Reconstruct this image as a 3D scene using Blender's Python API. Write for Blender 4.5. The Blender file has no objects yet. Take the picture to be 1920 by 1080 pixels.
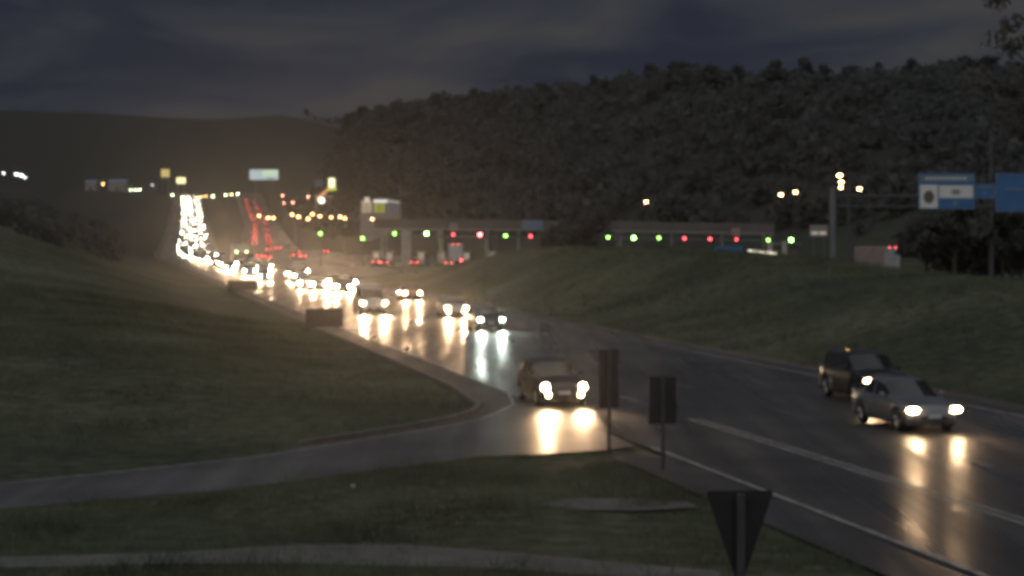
import bpy, math, random
import numpy as np
from mathutils import Vector, Matrix
random.seed(7); rng = np.random.default_rng(7)
R = math.radians
scn = bpy.context.scene
col = scn.collection

# ------------------------------------------------------------------ camera, sky, light, exposure
F = 3583.0; HZ = 440.0; CH = 5.8            # focal length in photo pixels, horizon row, camera height in metres
cam_d = bpy.data.cameras.new('camera'); cam = bpy.data.objects.new('camera', cam_d); col.objects.link(cam)
cam.location = (0, 0, CH); cam.rotation_euler = (R(90), 0, 0)
cam_d.sensor_width = 36; cam_d.lens = 36*F/1920; cam_d.shift_y = -(540-HZ)/1920
cam_d.clip_start = 0.1; cam_d.clip_end = 12000
scn.camera = cam
scn.view_settings.view_transform = 'Standard'; scn.view_settings.look = 'None'
scn.view_settings.exposure = 0; scn.view_settings.gamma = 1
scn.render.engine = 'CYCLES'
cy = scn.cycles
cy.use_denoising = True
cy.filter_width = 4.4                        # soft broadcast lens
cy.max_bounces = 4; cy.diffuse_bounces = 2; cy.glossy_bounces = 2; cy.transmission_bounces = 2; cy.volume_bounces = 0
cy.caustics_reflective = False; cy.caustics_refractive = False
cy.sample_clamp_indirect = 4; cy.sample_clamp_direct = 0

SUN_EL, SUN_AZ = 55, 200
w = bpy.data.worlds.new('World'); scn.world = w; w.use_nodes = True
nt = w.node_tree; nt.nodes.clear()
N = nt.nodes.new; LK = nt.links.new
out = N('ShaderNodeOutputWorld'); bg = N('ShaderNodeBackground'); LK(bg.outputs[0], out.inputs[0])
sky = N('ShaderNodeTexSky'); sky.sky_type = 'NISHITA'; sky.sun_disc = False
sky.sun_elevation = R(-3.0); sky.sun_rotation = R(SUN_AZ); sky.air_density = 1.2; sky.dust_density = 3
tc = N('ShaderNodeTexCoord'); mp = N('ShaderNodeMapping'); mp.inputs['Scale'].default_value = (1, 1, 3.6)
LK(tc.outputs['Generated'], mp.inputs['Vector'])
ns = N('ShaderNodeTexNoise'); ns.inputs['Scale'].default_value = 7.0; ns.inputs['Detail'].default_value = 5
ns.inputs['Roughness'].default_value = 0.5; ns.inputs['Distortion'].default_value = 0.4
LK(mp.outputs[0], ns.inputs['Vector'])
rp = N('ShaderNodeValToRGB'); LK(ns.outputs[0], rp.inputs[0])
e = rp.color_ramp.elements
e[0].position = 0.38; e[0].color = (0.20, 0.25, 0.40, 1)
e[1].position = 0.62; e[1].color = (0.56, 0.55, 0.57, 1)
m1 = e.new(0.5); m1.color = (0.36, 0.40, 0.52, 1)
mx = N('ShaderNodeMix'); mx.data_type = 'RGBA'; mx.inputs[0].default_value = 0.93
LK(sky.outputs[0], mx.inputs[6]); LK(rp.outputs[0], mx.inputs[7])
LK(mx.outputs[2], bg.inputs[0]); bg.inputs[1].default_value = 0.1
sd = bpy.data.lights.new('sun', 'SUN'); so = bpy.data.objects.new('sun', sd); col.objects.link(so)
sd.energy = 1.0; sd.angle = R(150); sd.color = (0.97, 0.98, 1.0)
so.rotation_euler = (R(90-SUN_EL), 0, R(180-SUN_AZ))

# ------------------------------------------------------------------ helpers
def lin(*c): return tuple(c)+(1,)
MATS = {}
def mat(name, c, rough=0.7, metal=0.0, var=0.0, vscale=3.0, bump=0.0, bscale=30.0, spec=0.5, coat=0.0, space='Object'):
    if name in MATS: return MATS[name]
    m = bpy.data.materials.new(name); m.use_nodes = True; t = m.node_tree
    b = t.nodes['Principled BSDF']
    b.inputs['Roughness'].default_value = rough; b.inputs['Metallic'].default_value = metal
    b.inputs['Specular IOR Level'].default_value = spec; b.inputs['Coat Weight'].default_value = coat
    b.inputs['Base Color'].default_value = lin(*c)
    if var or bump:
        co = t.nodes.new('ShaderNodeTexCoord')
    if var:
        n = t.nodes.new('ShaderNodeTexNoise'); n.inputs['Scale'].default_value = vscale; n.inputs['Detail'].default_value = 5
        t.links.new(co.outputs[space], n.inputs['Vector'])
        r = t.nodes.new('ShaderNodeValToRGB'); t.links.new(n.outputs[0], r.inputs[0])
        r.color_ramp.elements[0].position = 0.3; r.color_ramp.elements[1].position = 0.7
        r.color_ramp.elements[0].color = lin(*[x*(1-var) for x in c]); r.color_ramp.elements[1].color = lin(*[x*(1+var) for x in c])
        t.links.new(r.outputs[0], b.inputs['Base Color'])
    if bump:
        n2 = t.nodes.new('ShaderNodeTexNoise'); n2.inputs['Scale'].default_value = bscale; n2.inputs['Detail'].default_value = 3
        t.links.new(co.outputs[space], n2.inputs['Vector'])
        bp = t.nodes.new('ShaderNodeBump'); bp.inputs['Strength'].default_value = bump; bp.inputs['Distance'].default_value = 0.02
        t.links.new(n2.outputs[0], bp.inputs['Height']); t.links.new(bp.outputs[0], b.inputs['Normal'])
    MATS[name] = m; return m
def emi(name, c, s):
    if name in MATS: return MATS[name]
    m = bpy.data.materials.new(name); m.use_nodes = True
    b = m.node_tree.nodes['Principled BSDF']
    b.inputs['Base Color'].default_value = lin(*[0.5*x for x in c]); b.inputs['Emission Color'].default_value = lin(*c); b.inputs['Emission Strength'].default_value = s
    MATS[name] = m; return m

class MB:
    def __init__(s): s.v = []; s.f = []
    def add(s, vs, fs):
        o = len(s.v); s.v += [tuple(p) for p in vs]; s.f += [tuple(i+o for i in q) for q in fs]; return s
    def box(s, x0, x1, y0, y1, z0, z1):
        return s.add([(x0,y0,z0),(x1,y0,z0),(x1,y1,z0),(x0,y1,z0),(x0,y0,z1),(x1,y0,z1),(x1,y1,z1),(x0,y1,z1)],
                     [(3,2,1,0),(4,5,6,7),(0,1,5,4),(1,2,6,5),(2,3,7,6),(3,0,4,7)])
    def bbox(s, x0, x1, y0, y1, z0, z1, b=0.02):        # box with chamfered upright and top edges
        P = [(x0+b,y0),(x1-b,y0),(x1,y0+b),(x1,y1-b),(x1-b,y1),(x0+b,y1),(x0,y1-b),(x0,y0+b)]
        cx, cy_ = (x0+x1)/2, (y0+y1)/2
        Q = [(cx+(x-cx)*(1-2*b/max(x1-x0,1e-6)), cy_+(y-cy_)*(1-2*b/max(y1-y0,1e-6))) for x, y in P]
        vs = [(x,y,z0) for x,y in P]+[(x,y,z1-b) for x,y in P]+[(x,y,z1) for x,y in Q]
        fs = [tuple(range(7,-1,-1)), tuple(range(16,24))]
        for k in range(8):
            n = (k+1)%8
            fs += [(k,n,8+n,8+k),(8+k,8+n,16+n,16+k)]
        return s.add(vs, fs)
    def tube(s, a, b, r0, r1=None, n=8, caps=True):
        a = Vector(a); b = Vector(b); r1 = r0 if r1 is None else r1
        d = (b-a).normalized(); u = d.orthogonal().normalized(); v = d.cross(u)
        vs = []
        for p, r in ((a,r0),(b,r1)):
            for k in range(n):
                t = 2*math.pi*k/n; vs.append(p+(u*math.cos(t)+v*math.sin(t))*r)
        fs = [(k,(k+1)%n,n+(k+1)%n,n+k) for k in range(n)]
        if caps: fs += [tuple(range(n-1,-1,-1)), tuple(range(n,2*n))]
        return s.add(vs, fs)
    def disc(s, c, r, axis='-y', n=10, ry=None):
        ry = ry or r; c = Vector(c); vs = []
        for k in range(n):
            t = 2*math.pi*k/n; a, b = r*math.cos(t), ry*math.sin(t)
            vs.append(c+Vector((a,0,b)) if axis == '-y' else c+Vector((-a,0,b)))
        return s.add(vs, [tuple(range(n))])
    def ell(s, c, rx, ry, rz, nu=10, nv=6):
        vs = []; fs = []
        for j in range(nv+1):
            ph = math.pi*j/nv
            for k in range(nu):
                t = 2*math.pi*k/nu
                vs.append((c[0]+rx*math.sin(ph)*math.cos(t), c[1]+ry*math.sin(ph)*math.sin(t), c[2]-rz*math.cos(ph)))
        for j in range(nv):
            for k in range(nu):
                n = (k+1)%nu; fs.append((j*nu+k, j*nu+n, (j+1)*nu+n, (j+1)*nu+k))
        return s.add(vs, fs)
    def mesh(s, name, m, smooth=False):
        me = bpy.data.meshes.new(name); me.from_pydata(s.v, [], s.f); me.validate(); me.update()
        if m: me.materials.append(m)
        if smooth: me.polygons.foreach_set('use_smooth', [True]*len(me.polygons))
        return me
    def build(s, name, m, parent=None, smooth=False, loc=None):
        o = bpy.data.objects.new(name, s.mesh(name, m, smooth)); col.objects.link(o)
        if parent: o.parent = parent
        if loc: o.location = loc
        return o
def link(name, me, parent=None, loc=(0,0,0), rz=0):
    o = bpy.data.objects.new(name, me); col.objects.link(o); o.parent = parent; o.location = loc; o.rotation_euler.z = rz; return o
def tag(o, label, cat, group=None, kind=None):
    if label: o['label'] = label
    if cat: o['category'] = cat
    if group: o['group'] = group
    if kind: o['kind'] = kind
    return o
def thing(name, label, cat, loc=(0,0,0), rz=0, group=None):
    o = bpy.data.objects.new(name, None); col.objects.link(o); o.location = loc; o.rotation_euler.z = rz; o.empty_display_size = 0.3
    return tag(o, label, cat, group)
def kids(o): return [c for c in col.objects if c.parent is o]
def copy_tree(o, parent=None):
    c = o.copy(); col.objects.link(c); c.parent = parent
    for k in o.children: copy_tree(k, c)
    return c
def struct(name, me, label=None):
    o = link(name, me); o['kind'] = 'structure'
    o['label'] = label or name.replace('_', ' '); return o
def np_mesh(name, v, f, m, smooth=False):
    me = bpy.data.meshes.new(name)
    v = np.asarray(v, np.float32); f = np.asarray(f, np.int32); k = f.shape[1]
    me.vertices.add(len(v)); me.vertices.foreach_set('co', v.ravel())
    me.loops.add(f.size); me.loops.foreach_set('vertex_index', f.ravel())
    me.polygons.add(len(f)); me.polygons.foreach_set('loop_start', np.arange(0, f.size, k, dtype=np.int32))
    me.update(calc_edges=True)
    if m: me.materials.append(m)
    if smooth: me.polygons.foreach_set('use_smooth', np.ones(len(f), bool))
    return me

# ------------------------------------------------------------------ layout of the valley
SL = -0.215; YAW = math.atan(0.215)
def roadz(y):
    t = np.clip((np.asarray(y, float)-462)/638, 0, 1.15); return 26*t**1.6
_DY = np.array([-200, 462, 520, 620, 800, 1100, 1400]); 
_d = lambda y: 5.46+SL*(y-61)
_DX = np.array([_d(-200), _d(462), _d(462)-11.5, _d(462)-28, -139, -191, -246])
def D(y): return np.interp(y, _DY, _DX)                  # solid line between main carriageway and outer lane
def Lx(y): return D(y)-3.75
def Rx(y): return D(y)+10.9
BL = np.array([(-200,120),(80,47),(155,29),(222,17),(300,-19),(340,-29),(376,-30),(420,-45),(480,-62),(560,-80),(800,-112),(1100,-158),(1400,-205)], float)
BR = np.array([(-200,138),(80,66),(155,47),(222,52),(300,57),(376,57),(420,32),(480,-20),(560,-62),(800,-97),(1100,-143),(1400,-190)], float)
def BLx(y): return np.interp(y, BL[:,0], BL[:,1])
def BRx(y): return np.interp(y, BR[:,0], BR[:,1])
def sm(t): t = np.clip(t, 0, 1); return t*t*(3-2*t)
RH = np.array([(300,330),(540,330),(600,282),(650,247),(700,232),(760,214),(860,204),(950,199),(1040,190),(1160,180),(1250,170),(1400,168),(1600,163),(1750,162),(1850,150),(1920,158),(2600,120)], float)
LH = np.array([(-900,190),(0,206),(150,209),(300,219),(420,224),(500,214),(560,217),(620,237),(700,250),(900,300),(1500,330)], float)
def vnoise(x, y, s, seed=0):                              # cheap smooth noise
    a = np.sin(x/s*1.7+seed)+np.sin(y/s*1.3+seed*2.1)+np.sin((x+y)/s*0.9+seed*0.7)+np.sin((x-0.6*y)/s*2.1+seed*1.3)
    return a/4
_lx = np.arange(-900, 1500, 10.0); _ly = np.convolve(np.pad(np.interp(_lx, LH[:,0], LH[:,1]), 6, mode='edge'), np.hanning(15)[1:-1]/np.hanning(15)[1:-1].sum(), mode='valid')
def zt(x, y):
    x = np.asarray(x, float); y = np.asarray(y, float)
    base = roadz(y); z = base.copy()+0*x
    dl = Lx(y)-x; dr = x-Rx(y)
    # left cut slope beside the carriageway
    hl = 11.5*sm((dl-3.5)/42)*sm((y-75)/140)*(1-0.9*sm((y-620)/250)) + 1.1*sm((dl-3.5)/12)*sm((y-60)/18)
    hl = hl + vnoise(x, y, 11, 1)*0.7*sm((dl-8)/20)*sm((y-80)/60)
    z = z+np.where(dl > 0, hl, 0)
    # grassed mound between the two carriageways
    mh = np.interp(y, [30,60,110,130,160,200,215,265], [1.2,2.2,3.05,3.65,4.4,4.65,4.3,0])
    hm = mh*sm((dr-1.8)/17)*(1-sm((dr-24)/8)) + vnoise(x, y, 9, 3)*0.16*sm((dr-4)/8)*(1-sm((y-230)/30))
    z = z+np.where((dr > 0)&(dr < 34), np.maximum(hm, 0), 0)
    # wooded hill to the right
    yy = np.maximum(y, 1.0); u = x/yy; px = 960+u*F
    yr = np.interp(u, [-.12,-.06,0,.1,.27,.6], [1000,920,850,720,640,600])
    yf = np.interp(u, [-.12,-.06,0,.1,.2,.27,.6], [640,540,445,425,330,250,230])
    zr_ = CH+(HZ-np.interp(px, RH[:,0], RH[:,1]))/F*yr
    wgt = sm((u+0.121)/0.04)
    t = (y-yf)/(yr-yf)
    prof = np.where(t < 1, 0.45*np.clip(t,0,1)**1.1+0.55*sm(t), 1-0.35*sm((t-1)/1.2))
    hill = (zr_-base)*prof*wgt+vnoise(x, y, 45, 5)*3*np.clip(t*2,0,1)*wgt
    clear = sm((x-BRx(y)-8)/30)
    z = np.where(y > 200, np.maximum(z, base+np.maximum(hill, 0)*clear), z)
    # far hill on the left
    zl = CH+(HZ-np.interp(px, _lx, _ly))/F*1700
    t2 = (y-1120)/580
    far = zl*np.where(t2 < 1, 0.4*np.clip(t2,0,1)+0.6*sm(t2), 1-0.3*sm((t2-1)/1.5))
    z = np.where(y > 1120, np.maximum(z, far), z)
    # keep the corridors of the roads level
    z = z-0.05*(np.abs(x-D(y)-3.5) < 12)*(y < 480)
    ca = sm((np.abs(x-D(y)-3.6)-14)/8); cb = sm((np.maximum(BLx(y)-x, x-BRx(y))-1)/8)
    zf = base-0.35; fw = sm((y-1150)/90); ca = np.maximum(ca, fw); cb = np.maximum(cb, fw)
    z = np.where(y > 470, zf+(z-zf)*ca*np.where(y>250, cb, 1), np.where((y > 60), (base-0.06)+(z-base+0.06)*cb, z))
    return z
def Z(x, y): return float(zt(np.array([x]), np.array([y]))[0])
def at(px, py, y): return ((px-960)/F*y, y, CH+(HZ-py)/F*y)          # photo pixel to point at a known distance
def gnd(px, py, h=0.0):                                            # photo pixel of a point h above the level road
    y = F*(CH-h)/(py-HZ); return ((px-960)/F*y, y)

# ------------------------------------------------------------------ setting materials
def ground_mat():
    m = bpy.data.materials.new('turf_soil'); m.use_nodes = True; t = m.node_tree; b = t.nodes['Principled BSDF']
    co = t.nodes.new('ShaderNodeTexCoord')
    def noise(s, d=6): 
        n = t.nodes.new('ShaderNodeTexNoise'); n.inputs['Scale'].default_value = s; n.inputs['Detail'].default_value = d
        t.links.new(co.outputs['Object'], n.inputs['Vector']); return n
    n1 = noise(0.09); n2 = noise(1.6); n3 = noise(9, 4)
    r1 = t.nodes.new('ShaderNodeValToRGB'); t.links.new(n1.outputs[0], r1.inputs[0])
    r1.color_ramp.elements[0].position = .36; r1.color_ramp.elements[0].color = (.056,.070,.050,1)
    r1.color_ramp.elements[1].position = .66; r1.color_ramp.elements[1].color = (.128,.138,.092,1)
    r2 = t.nodes.new('ShaderNodeValToRGB'); t.links.new(n2.outputs[0], r2.inputs[0])
    r2.color_ramp.elements[0].position = .35; r2.color_ramp.elements[0].color = (.55,.55,.55,1)
    r2.color_ramp.elements[1].position = .7; r2.color_ramp.elements[1].color = (1.25,1.2,1.1,1)
    mu = t.nodes.new('ShaderNodeMix'); mu.data_type = 'RGBA'; mu.blend_type = 'MULTIPLY'; mu.inputs[0].default_value = 1
    t.links.new(r1.outputs[0], mu.inputs[6]); t.links.new(r2.outputs[0], mu.inputs[7]); # scrub takes over from turf on the far slopes
    sx = t.nodes.new('ShaderNodeSeparateXYZ'); t.links.new(co.outputs['Object'], sx.inputs[0])
    ad = t.nodes.new('ShaderNodeMath'); ad.operation = 'MULTIPLY_ADD'; t.links.new(n1.outputs[0], ad.inputs[0]); ad.inputs[1].default_value = 260; t.links.new(sx.outputs[1], ad.inputs[2])
    mrg = t.nodes.new('ShaderNodeMapRange'); mrg.inputs[1].default_value = 420; mrg.inputs[2].default_value = 620; t.links.new(ad.outputs[0], mrg.inputs[0])
    m3 = t.nodes.new('ShaderNodeMix'); m3.data_type = 'RGBA'; t.links.new(mrg.outputs[0], m3.inputs[0]); t.links.new(mu.outputs[2], m3.inputs[6]); m3.inputs[7].default_value = (.046,.049,.044,1)
    t.links.new(m3.outputs[2], b.inputs['Base Color'])
    b.inputs['Roughness'].default_value = .95; b.inputs['Specular IOR Level'].default_value = .1
    bp = t.nodes.new('ShaderNodeBump'); bp.inputs['Strength'].default_value = .7; bp.inputs['Distance'].default_value = .12
    t.links.new(n3.outputs[0], bp.inputs['Height']); t.links.new(bp.outputs[0], b.inputs['Normal'])
    return m
def asphalt(name, c0, c1, rlo, rhi):
    m = bpy.data.materials.new(name); m.use_nodes = True; t = m.node_tree; b = t.nodes['Principled BSDF']
    co = t.nodes.new('ShaderNodeTexCoord')
    mpn = t.nodes.new('ShaderNodeMapping'); mpn.inputs['Rotation'].default_value = (0,0,-YAW); mpn.inputs['Scale'].default_value = (1,.045,1)
    t.links.new(co.outputs['Object'], mpn.inputs['Vector'])
    def noise(s, d=5, src=mpn):
        n = t.nodes.new('ShaderNodeTexNoise'); n.inputs['Scale'].default_value = s; n.inputs['Detail'].default_value = d
        t.links.new((src.outputs[0] if src is mpn else co.outputs['Object']), n.inputs['Vector']); return n
    n1 = noise(1.3, 6); n2 = noise(.8, 6); n3 = noise(14, 4, None)
    r1 = t.nodes.new('ShaderNodeValToRGB'); t.links.new(n1.outputs[0], r1.inputs[0])
    r1.color_ramp.elements[0].position = .3; r1.color_ramp.elements[0].color = lin(*c0)
    r1.color_ramp.elements[1].position = .72; r1.color_ramp.elements[1].color = lin(*c1)
    np_ = noise(.22, 7, None); rp_ = t.nodes.new('ShaderNodeValToRGB'); t.links.new(np_.outputs[0], rp_.inputs[0])      # dirt and repairs
    rp_.color_ramp.elements[0].position = .38; rp_.color_ramp.elements[0].color = (.7,.7,.7,1); rp_.color_ramp.elements[1].position = .6; rp_.color_ramp.elements[1].color = (1.25,1.22,1.18,1)
    mul = t.nodes.new('ShaderNodeMix'); mul.data_type = 'RGBA'; mul.blend_type = 'MULTIPLY'; mul.inputs[0].default_value = 1
    t.links.new(r1.outputs[0], mul.inputs[6]); t.links.new(rp_.outputs[0], mul.inputs[7]); t.links.new(mul.outputs[2], b.inputs['Base Color'])
    mr = t.nodes.new('ShaderNodeMapRange'); mr.inputs[1].default_value = .35; mr.inputs[2].default_value = .65
    mr.inputs[3].default_value = rlo; mr.inputs[4].default_value = rhi
    t.links.new(n2.outputs[0], mr.inputs[0]); t.links.new(mr.outputs[0], b.inputs['Roughness'])
    bp = t.nodes.new('ShaderNodeBump'); bp.inputs['Strength'].default_value = .5; bp.inputs['Distance'].default_value = .008
    t.links.new(n3.outputs[0], bp.inputs['Height']); t.links.new(bp.outputs[0], b.inputs['Normal'])
    return m
M_GROUND = ground_mat()
M_ASPH = asphalt('wet_asphalt', (.026,.0255,.027), (.062,.061,.062), .22, .56)
M_ASPH2 = asphalt('worn_asphalt', (.055,.054,.056), (.098,.096,.098), .42, .6)
M_SHLD = asphalt('gritty_shoulder', (.05,.044,.036), (.085,.075,.06), .55, .8)
M_PAINT = mat('road_paint', (.25,.245,.23), .5, var=.5, vscale=2.5, bump=.2)
M_PAINT2 = mat('worn_lane_paint', (.12,.118,.112), .5, var=.5, vscale=2.5, bump=.2)
M_DIRT = mat('pale_dirt', (.112,.108,.098), .9, var=.3, vscale=.8, bump=.4, bscale=8)

# ------------------------------------------------------------------ ground, roads, markings
def axis(lo, hi, step, far_lo, far_hi, g=1.07):
    a = list(np.arange(lo, hi+1e-6, step)); s = step
    while a[-1] < far_hi: s *= g; a.append(a[-1]+s)
    s = step
    while a[0] > far_lo: s *= g; a.insert(0, a[0]-s)
    return np.array(a)
gx = axis(-75, 60, 1.25, -1600, 1600, 1.06); gy = axis(18, 290, 1.5, -220, 2700, 1.035)
GX, GY = np.meshgrid(gx, gy); GZ = zt(GX, GY)
nx, ny = len(gx), len(gy)
ii = (np.arange(ny-1)[:,None]*nx+np.arange(nx-1)[None,:]).ravel()
struct('ground', np_mesh('ground', np.stack([GX,GY,GZ],-1).reshape(-1,3), np.stack([ii,ii+1,ii+nx+1,ii+nx],-1), M_GROUND, True), 'dark grassy ground, roadside banks and hills of the valley')

def ribbon(name, ys, fl, fr, z, m, parent=None, thick=0.0):
    ys = np.asarray(ys, float); l = fl(ys); r = fr(ys); zz = roadz(ys)+z; n = len(ys)
    v = [(l[i], ys[i], zz[i]) for i in range(n)]+[(r[i], ys[i], zz[i]) for i in range(n)]
    f = [(i, n+i, n+i+1, i+1) for i in range(n-1)]
    me = MB().add(v, f).mesh(name, m)
    return link(name, me, parent)
YA = np.concatenate([np.arange(-150, 460, 15), np.arange(460, 1181, 20)])
hw = ribbon('highway', YA, Lx, lambda y: Rx(y)+0.9, 0.02, M_ASPH)
hw['kind'] = 'structure'; hw['label'] = 'wet oncoming highway carriageway'
sh = ribbon('shoulder', np.concatenate([np.arange(66, 460, 12), np.arange(460,1181,20)]), lambda y: Lx(y)-1.6, lambda y: Lx(y)+.05, 0.012, M_SHLD); sh['kind'] = 'structure'; sh['label'] = 'gritty shoulder along the oncoming highway'
s2 = ribbon('outer_shoulder', np.arange(-150, 53, 8), lambda y: Lx(y)-1.5, lambda y: Lx(y)+.05, 0.012, M_ASPH); s2['kind'] = 'structure'; s2['label'] = 'narrow paved shoulder beside the foreground grass'
vr = ribbon('verge', np.concatenate([np.arange(-150, 460, 12), np.arange(460,1181,20)]), lambda y: Rx(y)+.85, lambda y: Rx(y)+1.9, 0.010, M_SHLD); vr['kind'] = 'structure'; vr['label'] = 'gritty verge below the grassed mound'
fb = ribbon('far_carriageway', np.concatenate([np.arange(-150, 460, 12), np.arange(460,1181,20)]), BLx, BRx, 0.01, M_ASPH); fb['kind'] = 'structure'; fb['label'] = 'carriageway of the departing traffic through the toll plaza'
# paved apron between the carriageways on the left of the toll plaza
ap = MB().add([(-16.5-1.9+3,235,.006),(-20,262,.006),(-18,300,.006),(-28,340,.006),(-44,420,.006),(-61,478,.006),(float(Rx(478))+1,478,.006),(float(Rx(300))+1.5,300,.006),(float(Rx(235))+1.5,235,.006)],[(0,1,2,3,4,5,6,7,8)]).mesh('apron', M_ASPH2)
struct('apron', ap, 'paved apron between the two carriageways')
# slip road that turns off to the left
up = [gnd(*p) for p in [(1010,752),(960,758),(925,775),(890,788),(800,805),(700,821),(480,856),(250,881),(0,906),(-400,942),(-900,985)]]
lo = [gnd(*p) for p in [(1190,838),(1120,846),(1050,850),(1000,853),(900,857),(780,873),(640,892),(400,922),(0,956),(-400,1003),(-900,1063)]]
st = [(float(Lx(66)), 66.5), (float(Lx(54)), 53.5)]
P = [st[0]]+up; Q = [st[1]]+lo
v = [(x,y,.016) for x,y in P]+[(x,y,.016) for x,y in Q]; n = len(P)
ramp_me = MB().add(v, [(i,i+1,n+i+1,n+i) for i in range(n-1)]).mesh('slip_road', M_ASPH2)
slip = struct('slip_road', ramp_me, 'paler slip road curving off to the left')
def stripe(pts, wd, z, m, name, parent):
    pts = [Vector((p[0],p[1],0)) for p in pts]; L_, R_ = [], []
    for i, p in enumerate(pts):
        d = (pts[min(i+1,len(pts)-1)]-pts[max(i-1,0)]).normalized(); nrm = Vector((-d.y, d.x, 0))
        L_.append(p+nrm*wd/2); R_.append(p-nrm*wd/2)
    n = len(pts); v = [(p.x,p.y,z) for p in L_]+[(p.x,p.y,z) for p in R_]
    return link(name, MB().add(v, [(i,n+i,n+i+1,i+1) for i in range(n-1)]).mesh(name, m), parent)
# painted lines
def xl(off): return lambda y: D(y)+off
def eline(y0, y1, off, wd, st_=8):
    ys = np.arange(y0, y1+.1, st_); o = ribbon('edge_line', ys, xl(off-wd/2), xl(off+wd/2), .026, M_PAINT, hw); return o
eline(-100, 52, -3.6, .16); eline(67, 459, -3.55, .16, 14); eline(-100, 459, 10.75, .16, 13)
eline(-100, 66, -.14, .13); eline(-100, 66, .16, .13); eline(66, 459, 0, .13, 13)
for o in (3.66, 7.3):
    for k, y0 in enumerate(np.arange(23.6, 330, 12.0)):
        d_ = ribbon('lane_dash', [y0+(3 if o>5 else 0), y0+4+(3 if o>5 else 0)], xl(o-.07), xl(o+.07), .026, M_PAINT if (o < 5 and abs(y0-47.6) < .5) else M_PAINT2, hw)  # dash before the silver sedan is brighter: headlight light put into its paint
stripe([(float(Lx(70))+.1, 70)]+[(x+.06,y-.22) for x,y in up[1:]], .12, .024, M_PAINT, 'edge_line', slip)
# kerb round the nose between slip road and highway
kb = [(float(Lx(y))-1.55, y) for y in (200,170,140,120,105,92,82,76,72)]+[gnd(p[0],p[1]) for p in [(899,763),(886,775),(860,783),(830,790),(780,800),(690,815),(560,836)]]
M_CONC = mat('concrete', (.12,.11,.10), .85, var=.25, vscale=2, bump=.3)
kerb = MB()
for a, b in zip(kb[:-1], kb[1:]):
    a = Vector((*a,0)); b = Vector((*b,0)); d = (b-a).normalized(); nn = Vector((-d.y,d.x,0))*.09
    kerb.add([a-nn,b-nn,b+nn,a+nn]+[p+Vector((0,0,.13)) for p in (a-nn,b-nn,b+nn,a+nn)], [(0,1,5,4),(1,2,6,5),(2,3,7,6),(3,0,4,7),(4,5,6,7)])
struct('kerb', kerb.mesh('kerb', M_CONC), 'concrete kerb round the grass nose')
def patch(name, pts, z, m, label):   # flat worn area
    return struct(name, MB().add([(x,y,z) for x,y in pts], [tuple(range(len(pts)))]).mesh(name, m), label)
patch('gutter', [gnd(*p) for p in [(962,741),(985,752),(925,778),(890,791),(800,808),(700,824),(560,846),(560,835),(690,813),(780,797),(840,786),(880,774),(893,763),(900,752)]], .0135, M_SHLD, 'brown gritty gutter round the grass nose')
tp = [gnd(*p) for p in [(-400,1052),(0,1046),(330,1036),(560,1022),(760,1022),(950,1036),(1150,1055),(1350,1072)]]
bt = [gnd(*p) for p in [(-400,1075),(0,1066),(330,1058),(560,1058),(760,1062),(950,1068),(1150,1082),(1350,1100)]]
n = len(tp); dirt = MB().add([(x,y,.012) for x,y in tp]+[(x,y,.012) for x,y in bt], [(i,i+1,n+i+1,n+i) for i in range(n-1)]).mesh('dirt_track', M_DIRT)
struct('dirt_track', dirt, 'pale worn track across the foreground grass')
patch('path', [gnd(*p) for p in [(1010,945),(1080,934),(1200,936),(1290,942),(1310,952),(1200,958),(1080,957)]], .012, M_DIRT, 'worn pale patch in the foreground grass')

# ------------------------------------------------------------------ trees and grass
M_LEAF = [mat('foliage_%d' % i, c, .75, var=.45, vscale=.6, spec=.2) for i, c in enumerate([(.11,.112,.104), (.115,.118,.108), (.115,.118,.112)])]
for m_ in M_LEAF:                                          # thin leaves pass half the light through
    t_ = m_.node_tree; b_ = t_.nodes['Principled BSDF']; o_ = t_.nodes['Material Output']
    tl = t_.nodes.new('ShaderNodeBsdfTranslucent'); mxs = t_.nodes.new('ShaderNodeMixShader'); mxs.inputs[0].default_value = .5
    t_.links.new(b_.inputs['Base Color'].links[0].from_socket, tl.inputs[0]); t_.links.new(b_.outputs[0], mxs.inputs[1]); t_.links.new(tl.outputs[0], mxs.inputs[2]); t_.links.new(mxs.outputs[0], o_.inputs[0])
M_BARK = mat('bark', (.07,.055,.042), .9, var=.3, vscale=4, bump=.5, bscale=12)
def quads(C, s, r):                                       # leaf-sized quads at centres C
    n = len(C); a = r.normal(size=(n,3)); a /= np.linalg.norm(a, axis=1)[:,None]
    b = np.cross(a, r.normal(size=(n,3))); b /= np.linalg.norm(b, axis=1)[:,None]
    s = np.asarray(s)[:,None]
    V = np.stack([C-a*s-b*s*.6, C+a*s-b*s*.5, C+a*s*1.1+b*s*.6, C-a*s*.9+b*s*.55], 1).reshape(-1,3)
    return V, np.arange(4*n).reshape(-1,4)
def crown_pts(r, lobes, n):
    Ls = np.array(lobes); k = r.integers(0, len(Ls), n); d = r.normal(size=(n,3)); d /= np.linalg.norm(d,axis=1)[:,None]
    rad = r.random(n)**.45
    p = Ls[k,:3]+d*rad[:,None]*Ls[k,3:6]
    return p
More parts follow.
